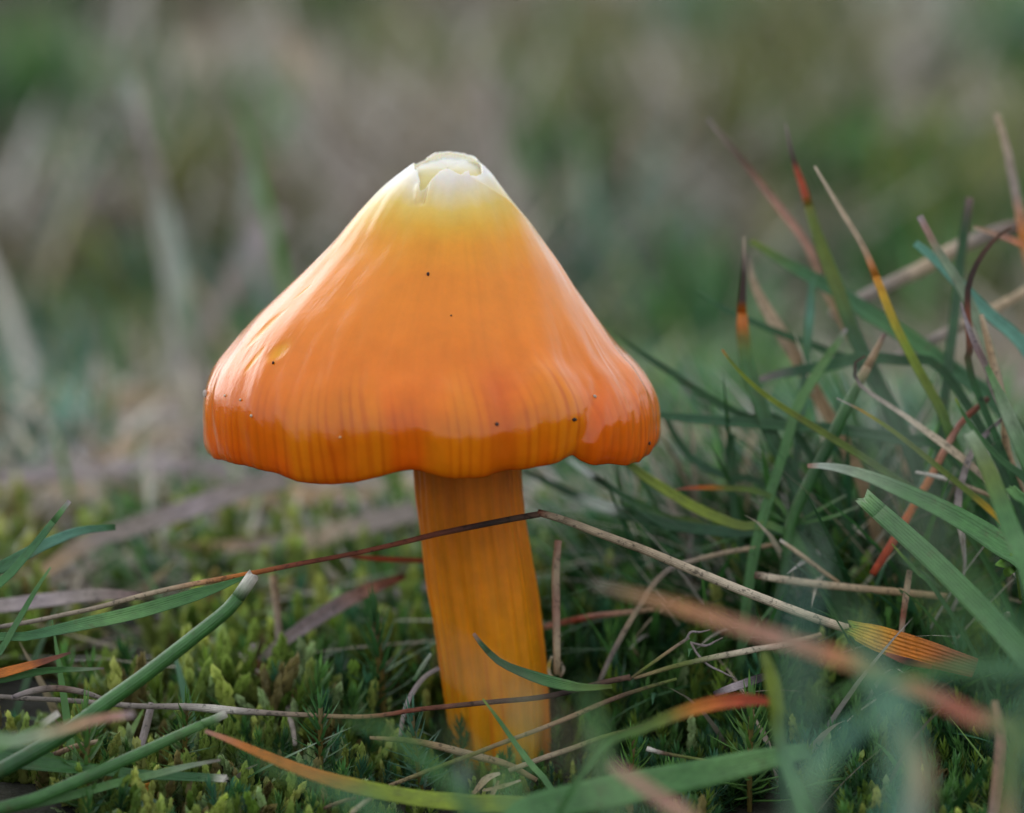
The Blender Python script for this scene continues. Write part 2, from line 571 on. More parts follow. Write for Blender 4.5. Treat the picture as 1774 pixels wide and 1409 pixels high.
    stops = [(0.00, (232, 227, 220)), (0.125, (232, 225, 212)), (0.17, (228, 208, 156)), (0.215, (224, 186, 84)), (0.265, (226, 166, 44)),
             (0.32, (230, 147, 26)), (0.42, (229, 132, 20)), (0.62, (228, 124, 18)), (0.80, (228, 114, 10)), (0.92, (224, 101, 5)), (1.0, (216, 82, 3))]
    sp = np.array([a for a, _ in stops]); sc_ = np.array([lin(b) for _, b in stops])
    C = np.stack([np.interp(dist, sp, sc_[:, k]) for k in range(3)], -1)
    # colour of the striae: yellow between red-orange lines
    yel = lin((226, 150, 12)); red = lin((184, 66, 2))
    line = sstep(-0.1, 1.0, -stri) * stri_env * (0.55 + 0.9 * np.clip(fbm(T * 11, S * 2, 45, 2) + .4, 0, 1))
    ywv = sstep(-0.1, 0.45, fbm(T * 4.2 + 2, S * 1.4, 71, 3) + 0.25 * np.exp(-((T + 1.45) / 0.5) ** 2)) * stri_env
    C = C * (1 - 0.36 * ywv[..., None]) + yel * (0.36 * ywv[..., None])
    C = C * (1 - 0.50 * line[..., None]) + red * (0.50 * line[..., None])
    for pts, wd, am in (([(862, 650), (868, 720), (876, 800)], 1.7, 0.55), ([(1040, 670), (1036, 730), (1025, 795)], 1.2, 0.3),
                        ([(590, 735), (580, 780), (570, 838)], 2.3, 0.45)):
        g, _, _ = ridge(pts, wd, 1000.0)
        w_ = np.clip(g, 0, 1)[..., None] * am
        C = C * (1 - w_) + lin((204, 78, 6)) * w_
    edge = sstep(0.985, 0.999, S)[..., None] * 0.55
    C = C * (1 - edge) + lin((200, 66, 4)) * edge
    C = C * (1 - 0.85 * scar[..., None]) + lin((238, 160, 20)) * 0.85 * scar[..., None]
    streak = (1 + 0.055 * fbm(T * 28, S * 1.6, 81, 3) * sstep(0.2, 0.4, S))[..., None]
    C = C * streak
    Cin = np.stack([np.interp(S, [0, 0.2, 0.4, 1], [c_[k] for c_ in (lin((240, 234, 214)), lin((238, 226, 170)), lin((236, 196, 90)), lin((226, 140, 30)))]) for k in range(3)], -1)
    col = np.concatenate([C.reshape(-1, 3), Cin.reshape(-1, 3)])
    uvs = np.stack([circ + 0.5, S], -1).reshape(-1, 2)
    uv = np.concatenate([uvs, uvs])
    i = np.arange(NV - 1)[:, None] * NT + np.arange(NT)[None, :]
    j = np.arange(NV - 1)[:, None] * NT + (np.arange(NT)[None, :] + 1) % NT
    fo = np.stack([i, i + NT, j + NT, j], -1).reshape(-1, 4)
    n0 = NV * NT
    fi = fo[:, ::-1] + n0
    k0 = np.arange(NT); k1 = (k0 + 1) % NT
    top = np.stack([k0, k1, k1 + n0, k0 + n0], -1)
    bot = np.stack([k0, k0 + n0, k1 + n0, k1], -1) + np.array([(NV - 1) * NT] * 4)
    cap = new_obj('cap', mesh_np('cap', v, [fo, fi, top, bot], col, uv), M_CAP, root)
    cap['label'] = 'waxy orange cone fading through yellow to a torn cream tip'

    # --- pale flesh seen through the split tip
    nf = 72
    fa = 2 * math.pi * np.arange(nf) / nf
    zc = float(np.interp(298, rp, rz)); tilt = 0.56
    def lobe_R(z, a_):
        q = np.interp(-z, -rz, rR)
        return np.where(q < 0.0026, q + sstep(-0.35, 0.25, np.sin(a_)) * 0.8 * (0.0026 - q), q)
    fr = [0.03, 0.3, 0.55, 0.75, 0.9, 1.0]
    vF = []
    for f_ in fr:
        r_ = np.full(nf, 0.0025) * f_
        for _ in range(4):
            zf = zc + tilt * r_ * np.sin(fa) - 0.0006 * np.exp(-(((fa - 4.36) / 0.35) ** 2))
            r_ = 0.84 * f_ * lobe_R(zf, fa)
        zf = zf + 0.00025 * (1 - f_ ** 2) + 0.00022 * fbm(r_ * np.cos(fa) * 1500, r_ * np.sin(fa) * 1500, 16, 2)
        vF.append(np.stack([np.interp(-zf, -rz, rcx) + r_ * np.cos(fa), r_ * np.sin(fa), zf], -1))
    for row_ in (335, 370, 440):
        z_ = float(np.interp(row_, rp, rz)); r_ = 0.86 * float(np.interp(row_, rp, rR)); fr.append(1)
        vF.append(np.stack([float(np.interp(row_, rp, rcx)) + r_ * np.cos(fa), r_ * np.sin(fa), np.full(nf, z_)], -1))
    vF = np.concatenate(vF)
    fi_ = np.arange(len(fr) - 1)[:, None] * nf + np.arange(nf)[None, :]; fj_ = np.arange(len(fr) - 1)[:, None] * nf + (np.arange(nf)[None, :] + 1) % nf
    fF = np.stack([fi_, fi_ + nf, fj_ + nf, fj_], -1).reshape(-1, 4)
    wF = sstep(-0.0012, 0.0012, vF[:, 1])[:, None]
    cF = lin((220, 204, 138)) * (1 - wF) + lin((232, 226, 212)) * wF; uF = np.zeros((len(vF), 2))
    fo_ = new_obj('flesh', mesh_np('flesh', vF, [fF], cF, uF), M_CAP, cap)
    fo_['label'] = 'pale yellow flesh showing through the split tip'

    # --- gills on the underside
    sv, sf, scol, suv = [], [], [], []
    zt = float(np.interp(0.72, s, rz)); ngill = 64
    base = 0
    c0 = cm
    for gidx in range(ngill):
        t = 2 * math.pi * gidx / ngill
        ro = Rm * 0.93; ri = 0.0042
        dirv = np.array([math.cos(t), math.sin(t), 0]); side = np.array([-math.sin(t), math.cos(t), 0])
        n_ = 7
        for q in range(n_):
            f_ = q / (n_ - 1); rr = ri + (ro - ri) * f_
            ztop = float(np.interp(rr, rR[8:17], rz[8:17])) - 0.0016
            zb = zm + float(np.interp(((t + math.pi) % (2 * math.pi)) - math.pi, th, marg)) * f_ + 0.0016 + 0.005 * (1 - f_) ** 1.2
            zb = min(zb, ztop - 0.0003)
            tw = 0.00022 if f_ < 0.9 else 0.0001
            for sgn, zz in ((-1, ztop), (1, ztop), (1, zb), (-1, zb)):
                p_ = np.array([c0, 0, zz]) + dirv * rr + side * sgn * tw * (1 if zz == ztop else 0.4)
                sv.append(p_); scol.append(lin((226, 140, 30))); suv.append((f_, zz * 100))
        for q in range(n_ - 1):
            a = base + q * 4; b = a + 4
            for w0, w1 in ((0, 1), (1, 2), (2, 3), (3, 0)):
                sf.append((a + w0, a + w1, b + w1, b + w0))
        base += n_ * 4
    go = new_obj('gills', mesh_np('gills', np.array(sv), [np.array(sf)], np.array(scol), np.array(suv)), M_STEM, cap, smooth=False)
    go['label'] = 'pale orange gills under the cap'

    # --- stem
    rows = np.array([(740, 706, 900), (780, 710, 903), (815, 715, 905), (860, 718, 908), (900, 722, 913), (950, 728, 922), (1000, 735, 931), (1050, 742, 938),
                     (1100, 750, 944), (1150, 758, 949), (1200, 765, 953), (1250, 772, 955), (1300, 779, 956), (1350, 787, 958), (1450, 800, 960)], float)
    zz = []; cc = []; rr = []
    for py, xl, xr in rows:
        a = Q(xl, py); b = Q(xr, py)
        zz.append(a[2]); cc.append((a[0] + b[0]) / 2); rr.append((b[0] - a[0]) / 2)
    zz, cc, rr = map(np.array, (zz, cc, rr))
    NS, NR = 260, 140
    t = np.linspace(0, 1, NR); zrow = zz[0] + (zz[-1] - zz[0]) * t
    cxr = np.interp(-zrow, -zz, cc); rrr = np.interp(-zrow, -zz, rr)
    kern = np.ones(9) / 9
    cxr = np.convolve(np.pad(cxr, 4, 'edge'), kern, 'valid'); rrr = np.convolve(np.pad(rrr, 4, 'edge'), kern, 'valid')
    a = 2 * math.pi * np.arange(NS) / NS
    A, TT = np.meshgrid(a, t)
    r2 = np.random.default_rng(9)
    gro = np.zeros_like(A)
    for n_, a_ in ((5, .6), (9, .5), (14, .45), (21, .35), (31, .25), (43, .16)):
        gro += a_ * np.cos(n_ * (A + 0.12 * TT + 0.05 * np.sin(4 * TT + n_)) + r2.uniform(0, 6.28))
    flat = 1 - 0.03 * np.cos(2 * A)
    Rr = rrr[:, None] * flat * 0.985 + 0.00015 * gro + 0.00012 * fbm(np.cos(A) * 3 + 5, np.sin(A) * 3 + TT * 9, 91, 3)
    Xs = cxr[:, None] + Rr * np.cos(A); Ys = Rr * np.sin(A) * 0.94; Zs = np.broadcast_to(zrow[:, None], A.shape)
    top_c, mid_c, low_c = lin((220, 118, 8)), lin((220, 140, 9)), lin((206, 152, 30))
    mixn = TT + 0.10 * fbm(A * 3, TT * 4, 93, 3)
    Cs = np.stack([np.interp(mixn, [0.1, 0.3, 0.55, 0.95], [top_c[k], lin((226, 132, 7))[k], mid_c[k], low_c[k]]) for k in range(3)], -1)
    strk = sstep(0.1, 0.5, fbm(A * 9 + TT * 0.8, TT * 1.3, 97, 3))[..., None] * 0.45
    Cs = Cs * (1 - strk) + lin((200, 98, 5)) * strk
    i = np.arange(NR - 1)[:, None] * NS + np.arange(NS)[None, :]
    j = np.arange(NR - 1)[:, None] * NS + (np.arange(NS)[None, :] + 1) % NS
    f = np.stack([i, i + NS, j + NS, j], -1).reshape(-1, 4)
    vS = np.stack([Xs, Ys, Zs], -1).reshape(-1, 3)
    uvS = np.stack([A / (2 * math.pi), TT], -1).reshape(-1, 2)
    st = new_obj('stem', mesh_np('stem', vS, [f], Cs.reshape(-1, 3), uvS), M_STEM, root)
    st['label'] = 'fibrous yellow stem flushed orange below the cap'

    # surface lookup for crumbs lying on the cap
    def surf(px, py):
        t_, s_ = at_front(px, py)
        kt = int(round((t_ + math.pi) / (2 * math.pi) * NT)) % NT
        col_s = S[:, kt]
        kv = int(np.argmin(np.abs(col_s - s_)))
        p_ = np.array([X[kv, kt], Y[kv, kt], Zo[kv, kt]])
        n_ = np.array([nr[kv, kt] * math.cos(t_), nr[kv, kt] * math.sin(t_), nz[kv, kt]])
        return p_, n_
    return surf


CAP_SURF = build_mushroom()

# ------------------------------------------------------------------ blades, stalks
def catmull(pts, n):
    pts = np.asarray(pts, float)
    p = np.vstack([2 * pts[0] - pts[1], pts, 2 * pts[-1] - pts[-2]])
    seg = np.linalg.norm(np.diff(pts, axis=0), axis=1)
    cum = np.concatenate([[0], np.cumsum(seg)]); cum /= cum[-1]
    t = np.linspace(0, 1, n)
    out = []
    for q in t:
        i = min(max(np.searchsorted(cum, q) - 1, 0), len(pts) - 2)
        u = (q - cum[i]) / max(cum[i + 1] - cum[i], 1e-9)
        a, b, c, d = p[i], p[i + 1], p[i + 2], p[i + 3]
        out.append(0.5 * (2 * b + (c - a) * u + (2 * a - 5 * b + 4 * c - d) * u**2 + (-a + 3 * b - 3 * c + d) * u**3))
    return np.array(out), t


def tube_mesh(name, C, Wd, cols, section='flat', roll=0.3, fold=0.35, closed_uv=True, thick=0.10, twist=0.0, ragged=0.0):
    """C (n,3) centreline, Wd (n,) full widths in m, cols (n,3)"""
    n = len(C)
    tan = np.gradient(C, axis=0); tan /= np.linalg.norm(tan, axis=1)[:, None] + 1e-12
    view = C - CAM; view /= np.linalg.norm(view, axis=1)[:, None]
    side = np.cross(tan, view); side /= np.linalg.norm(side, axis=1)[:, None] + 1e-9
    for _ in range(2):
        side[1:-1] = (side[:-2] + side[1:-1] * 2 + side[2:]) / 4
    side /= np.linalg.norm(side, axis=1)[:, None] + 1e-9
    nor = np.cross(side, tan)                       # towards the camera or away
    nor *= np.sign(-(nor * view).sum(1))[:, None]
    if section == 'flat':                           # the lit upper face is the one we see
        up_p = (-side * math.sin(roll) + nor * math.cos(roll))[:, 2].mean(); up_m = (side * math.sin(roll) + nor * math.cos(roll))[:, 2].mean()
        if up_m > up_p: roll = -roll
    ang = roll + twist * np.linspace(-1, 1, n)
    s2 = side * np.cos(ang)[:, None] + nor * np.sin(ang)[:, None]
    n2 = -side * np.sin(ang)[:, None] + nor * np.cos(ang)[:, None]
    if section == 'flat':
        us = np.array([-1, -0.62, -0.28, 0, 0.28, 0.62, 1.0])
        top = [(u, fold * abs(u) ** 1.3 + thick * (1 - 0.6 * abs(u))) for u in us]
        bot = [(u, fold * abs(u) ** 1.3 - thick * (1 - 0.6 * abs(u))) for u in us[::-1]]
        prof = np.array(top + bot)
        wd = Wd / np.clip(np.cos(ang), 0.55, 1)
    else:
        a = 2 * math.pi * np.arange(12) / 12
        k = 1 + 0.06 * np.cos(3 * a + 1) + 0.05 * np.cos(5 * a)
        prof = np.stack([np.cos(a) * k, np.sin(a) * k * 0.9], -1)
        wd = Wd
    K = len(prof)
    V = C[:, None, :] + (wd / 2)[:, None, None] * (s2[:, None, :] * prof[None, :, 0, None] + n2[:, None, :] * prof[None, :, 1, None])
    if ragged > 0:
        V[0] += tan[0] * (rng.uniform(-1, 1, K) * ragged)[:, None]
    length = np.concatenate([[0], np.cumsum(np.linalg.norm(np.diff(C, axis=0), axis=1))]) / MM
    if section == 'flat':
        uu = (prof[:, 0] + 1) / 2
    else:
        uu = np.abs(np.linspace(-1, 1, K))
    UV = np.stack(np.broadcast_arrays(uu[None, :], length[:, None]), -1).reshape(-1, 2)
    i = np.arange(n - 1)[:, None] * K + np.arange(K)[None, :]
    j = np.arange(n - 1)[:, None] * K + (np.arange(K)[None, :] + 1) % K
    f = np.stack([i, j, j + K, i + K], -1).reshape(-1, 4)
    v = V.reshape(-1, 3)
    c = np.repeat(cols, K, axis=0)
    caps = []
    nv = len(v)
    v = np.vstack([v, C[0], C[-1]])
    c = np.vstack([c, cols[0] * 0.9, cols[-1]])
    UV = np.vstack([UV, [0.5, 0], [0.5, length[-1]]])
    k0 = np.arange(K); k1 = (k0 + 1) % K
    tri = np.concatenate([np.stack([k1, k0, np.full(K, nv)], -1), np.stack([k0 + (n - 1) * K, k1 + (n - 1) * K, np.full(K, nv + 1)], -1)])
    return mesh_np(name, v, [f, tri], c, UV)


PAL = dict(po=(204, 144, 96), sr=(196, 116, 88),
    g=(74, 122, 62), dg=(44, 88, 46), lg=(104, 148, 84), teal=(96, 148, 126), dt=(50, 96, 62), bg=(68, 116, 72), lt=(122, 162, 124), yg=(132, 150, 40), og=(104, 122, 44),
    ye=(214, 172, 42), orr=(206, 120, 36), rd=(178, 74, 40), rb=(140, 74, 50), br=(104, 76, 58), db=(62, 46, 40), bk=(40, 34, 34),
    st=(186, 164, 134), ps=(206, 190, 164), gr=(150, 138, 128), pg=(164, 150, 150), wh=(222, 214, 200), pk=(182, 136, 116), tan=(168, 140, 104), pgn=(138, 156, 124),
    gw=(172, 182, 166), pur=(122, 96, 92))
N_BLADE = [0]


def B(name, cat, label, pts, w, cols, sec='flat', mat=None, root=True, tip=None, group=None, roll=None, fold=None, n=None, twist=0.0, thick=0.10, ragged=0.0, tiplabel=None, wob=0.0):
    """pts: (px, py, dd mm); w: apparent widths in photo px spread along; cols: 'name' or (pos,'name')"""
    pts = [(a_, b_, c_ * 1.28 if c_ < -45 else (c_ * 0.5 if 0 < c_ < 70 and a_ > 1000 else c_)) for a_, b_, c_ in pts]
    W3 = np.array([keep_up(P(*p), *p) for p in pts])
    sc = np.array([np.dot(q - CAM, FWD) for q in W3]) / D
    last = W3[-1]
    nroot = 0
    if root:
        gz = float(ground_z(last[0], last[1]))
        if last[2] > gz + 0.0008:
            dirv = W3[-1] - W3[-2]; dirv[2] = 0
            dirv = dirv / (np.linalg.norm(dirv) + 1e-9)
            drop = last[2] - gz
            q1 = last + dirv * drop * 0.30; q1[2] = last[2] - drop * 0.5
            q2 = last + dirv * drop * 0.45; q2[2] = float(ground_z(q2[0], q2[1])) - 0.001
            W3 = np.vstack([W3, q1, q2]); sc = np.concatenate([sc, [sc[-1]] * 2]); nroot = 2
    seg = np.linalg.norm(np.diff(W3, axis=0), axis=1)
    cum = np.concatenate([[0], np.cumsum(seg)])
    vis = cum[len(pts) - 1]
    n = n or int(np.clip(cum[-1] / 0.0011, 14, 60))
    C, t = catmull(W3, n)
    L_ = t * cum[-1] / vis
    if wob > 0:
        for ax in range(3):
            C[:, ax] += wob * MM * fbm(t * cum[-1] / 0.006 + 10 * ax + N_BLADE[0] * 3.3, t * 0 + N_BLADE[0], 5 + ax, 2)
    scl = np.interp(t, cum / cum[-1], sc) * (0.66 if pts[0][2] < -50 else 1.0)
    w = np.atleast_1d(np.asarray(w, float))
    wd = np.interp(np.clip(L_, 0, 1), np.linspace(0, 1, len(w)), w) * PXM * scl
    if isinstance(cols, str):
        cols = [(k / max(len(cols.split()) - 1, 1), c) for k, c in enumerate(cols.split())]
    cp = [a for a, _ in cols]
    cv = np.array([lin(PAL[c]) for _, c in cols])
    cc = np.stack([np.interp(np.clip(L_, 0, 1), cp, cv[:, k]) for k in range(3)], -1)
    N_BLADE[0] += 1
    rr = np.random.default_rng(100 + N_BLADE[0])
    cc = cc * (1 + 0.08 * rr.standard_normal())
    roll = rr.uniform(-0.5, 0.5) if roll is None else roll
    fold = rr.uniform(0.2, 0.5) if fold is None else fold
    mat = mat or (M_LEAF if sec == 'flat' else M_STRAW)
    kw = dict(section=sec, roll=roll, fold=fold, twist=twist, thick=thick)
    if tip:
        k = max(int(np.searchsorted(L_, tip[0])), 2)
        o = new_obj(name, tube_mesh(name, C[k:], wd[k:], cc[k:], **kw), mat)
        kw2 = dict(kw); 
        ch = new_obj(tip[1], tube_mesh(tip[1], C[:k + 1], wd[:k + 1], cc[:k + 1], ragged=ragged, **kw2), mat, o)
        if tiplabel: ch['label'] = tiplabel
    else:
        o = new_obj(name, tube_mesh(name, C, wd, cc, ragged=ragged, **kw), mat)
    return tag(o, label, cat, group)


def grass(label, pts, w, cols, **k):
    return B('grass_blade', 'grass blade', label, pts, w, cols, **k)


def stalk(label, pts, w, cols, **k):
    k.setdefault('root', False); k.setdefault('sec', 'round'); k.setdefault('mat', M_STRAW); k.setdefault('wob', 0.25); k.setdefault('roll', 0.65 if k['sec'] == 'flat' else 0.2)
    return B('dry_stalk', 'dry stalk', label, pts, w, cols, **k)


WT = 'withered_tip'; CT = 'cut_tip'
# ---- blades by the moss
grass('thick rolled green blade with white cut tip touching the bent dry stalk', [(438, 997, -14), (400, 1050, -14), (340, 1100, -15), (250, 1170, -16), (180, 1220, -17), (100, 1278, -19), (0, 1335, -22), (-60, 1365, -24)], [22, 24, 25, 26, 27, 27], [(0, 'wh'), (.03, 'wh'), (.05, 'g'), (.5, 'g'), (1, 'dg')], sec='round', mat=M_LEAF, tip=(.035, CT), ragged=.0003)
grass('long flat green leaf lying along the thin dry stalk over the moss', [(425, 1000, -10), (357, 1026, -10), (238, 1062, -11), (143, 1083, -12), (50, 1103, -13), (-40, 1118, -14)], [5, 22, 24, 22, 16, 14], 'g g lg bg g', roll=.35)
grass('short upright green blade with blunt tip crossing the teal arching blade', [(121, 868, -9), (92, 905, -9), (64, 940, -9), (20, 992, -10), (-30, 1045, -11)], [8, 12, 14, 15, 16], [(0, 'pg'), (.06, 'lg'), (.3, 'bg'), (1, 'g')], tip=(.06, WT))
grass('teal green arching blade behind the short upright blunt blade', [(200, 914, -1), (140, 920, -2), (75, 945, -4), (0, 985, -7), (-50, 1010, -9)], [10, 16, 20, 22, 22], 'bg teal bg dt')
grass('thin pointed green blade rising across the flat leaf beside the moss', [(88, 983, -13), (65, 1018, -13), (43, 1056, -13), (5, 1122, -14), (-20, 1160, -15)], [3, 8, 10, 12, 12], 'lg g g dg')
grass('orange withered leaf tip with dark brown point over the moss', [(122, 1131, -12), (75, 1147, -12), (0, 1168, -13), (-60, 1185, -14)], [4, 13, 17, 18], [(0, 'br'), (.25, 'rb'), (.45, 'orr'), (1, 'orr')])
grass('small green leaf under the orange withered tip', [(180, 1158, -11), (140, 1160, -11), (80, 1162, -11), (0, 1178, -12), (-50, 1190, -13)], [3, 9, 13, 14, 14], [(0, 'gr'), (.12, 'pgn'), (.3, 'g'), (1, 'dg')])
grass('out of focus blade with tan tip in front of the thick rolled blade', [(232, 1237, -36), (166, 1247, -37), (107, 1264, -38), (35, 1282, -40), (-60, 1305, -44)], [12, 18, 22, 26, 28], [(0, 'pg'), (.10, 'pk'), (.32, 'tan'), (.6, 'pgn'), (1, 'lg')], tip=(.10, WT))
grass('stubby blade with bright white cut end near the dark twig', [(102, 1236, -22), (85, 1248, -22), (50, 1270, -24), (0, 1296, -27), (-40, 1318, -30)], [11, 12, 16, 20, 24], [(0, 'wh'), (.09, 'wh'), (.14, 'og'), (.4, 'lg'), (1, 'g')], tip=(.12, CT))
grass('folded dark green blade with pale upper edge and brown cut end', [(390, 1352, -17), (330, 1349, -17), (250, 1346, -17), (190, 1340, -17), (100, 1332, -18), (20, 1324, -19), (-50, 1320, -20)], [13, 15, 16, 18, 22, 26, 28], [(0, 'wh'), (.03, 'tan'), (.06, 'bg'), (.5, 'g'), (1, 'dg')], tip=(.05, CT), roll=.75, fold=.5, ragged=.0003)
grass('narrow green leaf with greyish tapering tip above the folded cut blade', [(382, 1317, -18), (330, 1327, -18), (270, 1342, -18), (200, 1358, -19), (120, 1380, -20), (20, 1400, -22), (-40, 1412, -23)], [4, 11, 14, 15, 16, 18, 18], [(0, 'gr'), (.12, 'pgn'), (.35, 'lg'), (1, 'g')])
grass('rolled green blade ending in a white sheath under the dry stalk', [(392, 1236, -17), (372, 1246, -17), (330, 1264, -17), (240, 1306, -18), (150, 1346, -20), (60, 1384, -22), (-30, 1412, -24)], [14, 17, 20, 21, 22, 23, 24], [(0, 'wh'), (.03, 'pgn'), (.06, 'lg'), (.4, 'g'), (1, 'g')], sec='round', mat=M_LEAF, tip=(.04, CT))
grass('broad dark green leaf bending down below the folded cut blade', [(185, 1362, -13), (225, 1374, -13), (262, 1398, -14), (320, 1440, -15)], [10, 24, 30, 30], 'dg bg dg dg', roll=-.4)
grass('short green leaf wedged between two rolled blades', [(150, 1338, -14), (110, 1322, -14), (62, 1304, -15), (10, 1300, -16)], [5, 14, 16, 14], 'g lg g dg')
grass('small lens shaped leaf glowing yellow and red above dark soil', [(322, 1366, -12), (295, 1362, -11), (262, 1366, -11), (222, 1372, -11)], [3, 14, 22, 10], [(0, 'tan'), (.3, 'rd'), (.6, 'orr'), (1, 'ye')], root=False)
grass('slender pale moss side leaf pointing up past the dark leaf', [(188, 1374, -17), (170, 1395, -17), (158, 1420, -17)], [2, 8, 10], 'lg teal dg')
grass('orange leaf fading to yellow green curving along the turf below the stem', [(355, 1267, -22), (395, 1282, -22), (460, 1310, -22), (540, 1342, -22), (620, 1364, -22), (720, 1384, -22), (820, 1393, -22), (930, 1397, -22), (1010, 1402, -22)], [6, 15, 22, 26, 28, 30, 30, 30], [(0, 'pk'), (.12, 'orr'), (.3, 'orr'), (.45, 'yg'), (.7, 'yg'), (.85, 'og'), (1, 'g')], roll=.45, fold=.25, root=False, thick=.08)

# ---- dry stalks round the stem
stalk('thin reddish dry stalk lying across the upper part of the stem', [(-40, 1094, -6), (60, 1076, -7), (150, 1057, -8), (300, 1020, -9), (440, 993, -9), (520, 977, -9), (600, 962, -8), (720, 935, -8), (830, 912, -8), (934, 891, -9)], [8, 8, 9, 9, 8, 10, 11], [(0, 'gr'), (.35, 'st'), (.47, 'orr'), (.55, 'rb'), (.8, 'rb'), (.9, 'db'), (1, 'br')], wob=.12)
stalk('pale straw with black flecks sloping down from the bend beside the stem', [(931, 889, -9), (980, 903, -9), (1050, 930, -9), (1150, 968, -9), (1300, 1030, -10), (1400, 1068, -10), (1480, 1093, -9), (1560, 1112, -8)], [12, 14, 15, 16, 16, 16, 16, 15], [(0, 'rb'), (.04, 'st'), (.3, 'st'), (.6, 'ps'), (1, 'st')], wob=.08, tip=(.03, 'node'))
stalk('knotted dry stalk crossing the lower stem above the turf', [(-30, 1206, -8), (80, 1212, -8), (206, 1221, -9), (317, 1225, -10), (400, 1231, -10), (516, 1239, -10), (635, 1243, -10), (720, 1230, -10), (800, 1222, -10), (870, 1215, -10), (960, 1204, -10), (1040, 1184, -9), (1092, 1174, -9)], [9, 9, 9, 10, 15, 9, 8, 8, 9, 9, 10, 10], [(0, 'gr'), (.3, 'gr'), (.37, 'wh'), (.42, 'gr'), (.55, 'tan'), (.65, 'rb'), (.75, 'br'), (.9, 'db'), (1, 'br')], wob=.12)
stalk('dark grey curved twig over the knotted stalk beside the moss', [(20, 1208, -12), (50, 1198, -12), (90, 1192, -12), (140, 1197, -12), (185, 1212, -11)], [8, 12, 12, 10, 6], 'pg gr br gr gr')
stalk('thin olive stalk slanting up in front of the stem base', [(675, 1362, -14), (740, 1336, -14), (850, 1295, -14), (930, 1265, -14), (1000, 1236, -14), (1080, 1204, -13), (1172, 1176, -12)], [7, 8, 8, 8, 9, 8, 5], 'tan og tan tan br og', wob=.1)
stalk('pale slanting stalk rising from the husks at the stem base', [(880, 1336, -13), (960, 1307, -13), (1050, 1280, -13), (1120, 1256, -12), (1200, 1226, -12)], [9, 10, 8, 8, 6], 'st st og br og')
stalk('upright pinkish dry stick standing just beside the stem', [(965, 938, -1), (962, 985, -1), (963, 1050, -1), (964, 1110, -1), (966, 1168, -1)], [12, 14, 14, 13, 12], 'pk st pk st tan', wob=.15)
stalk('pale curled husk at the foot of the upright pinkish stick', [(957, 1138, -2), (951, 1152, -2), (952, 1168, -2), (962, 1178, -2)], [4, 6, 6, 4], 'ps ye ps ye', sec='flat')
stalk('second small pale husk behind the foot of the pinkish stick', [(972, 1146, -1), (977, 1160, -1), (970, 1174, -1)], [4, 6, 4], 'ps ps tan', sec='flat')
stalk('bent grey straw with a sharp elbow behind the flecked straw', [(1342, 943, 10), (1260, 957, 9), (1190, 975, 7), (1163, 984, 6), (1135, 1008, 5), (1100, 1062, 4), (1065, 1125, 3), (1035, 1188, 2)], [8, 9, 9, 10, 10, 9, 9, 8], 'tan st st gr st st gr gr', wob=.06)
stalk('blunt pale straw lying level beside the tussock', [(1307, 997, -1), (1330, 1001, -1), (1400, 1011, -1), (1500, 1021, 0), (1570, 1027, 0), (1640, 1034, 1)], [13, 14, 14, 13, 13, 12], [(0, 'br'), (.04, 'ps'), (.4, 'st'), (.7, 'tan'), (1, 'tan')], tip=(.05, CT), wob=.08)
stalk('short upright tan stub leaning in front of the level straw', [(1578, 989, -4), (1573, 1020, -4), (1567, 1060, -4), (1561, 1104, -4)], [10, 12, 10, 9], 'br st rb ps', wob=.15)
stalk('grey hooked dry leaf curling over at its tip', [(1499, 617, 4), (1487, 619, 4), (1480, 633, 4), (1482, 655, 4), (1500, 677, 4), (1555, 713, 3), (1620, 760, 3), (1680, 806, 3), (1730, 850, 4)], [4, 6, 7, 8, 10, 13, 13, 12, 9], [(0, 'br'), (.12, 'db'), (.2, 'gr'), (.5, 'ps'), (.8, 'st'), (1, 'gr')], wob=0, sec='flat')
stalk('twisted whitish shred hanging down through the tussock', [(1738, 722, 4), (1703, 756, 4), (1682, 788, 3), (1667, 832, 2), (1661, 876, 2), (1671, 934, 1), (1673, 985, 1), (1660, 1040, 0), (1650, 1060, 0)], [5, 9, 12, 12, 13, 11, 11, 9, 6], 'pg pg gr pg wh pg gr pg', sec='flat', twist=1.6, wob=.1)
stalk('rust red dry stem leaning through the tussock', [(1712, 690, 10), (1669, 728, 9), (1645, 765, 8), (1620, 812, 7), (1598, 850, 6), (1552, 930, 4), (1511, 996, 2)], [10, 11, 13, 14, 14, 15, 13], [(0, 'br'), (.12, 'rb'), (.3, 'pk'), (.6, 'orr'), (.75, 'rd'), (1, 'rd')], wob=.1)
stalk('short white splinter lying under the yellow tipped blade', [(1588, 819, 2), (1640, 833, 2), (1690, 848, 3), (1730, 862, 3)], [5, 9, 9, 7], 'wh wh st tan')
stalk('split charcoal stem fragment lying on the moss', [(1240, 1208, -11), (1280, 1192, -11), (1322, 1174, -11), (1345, 1164, -11)], [10, 14, 15, 10], 'bk pg bk bk', sec='flat')
stalk('fine stalk with white bead tip among the spiky moss', [(1122, 1299, -15), (1150, 1306, -15), (1200, 1316, -15), (1255, 1326, -15)], [9, 6, 5, 5], [(0, 'wh'), (.1, 'wh'), (.2, 'br'), (.6, 'og'), (1, 'tan')], tip=(.1, 'bead_tip'))
stalk('mauve arching stalk beside the stem above the turf', [(762, 1160, -2), (735, 1178, -3), (712, 1210, -4), (700, 1245, -5), (692, 1285, -6)], [8, 9, 9, 8, 6], 'pg gr pg gr pg')
stalk('tiny pale stub sticking up beside the stem', [(748, 1132, -2), (732, 1156, -2), (718, 1180, -2)], [5, 9, 7], 'gw pgn g')
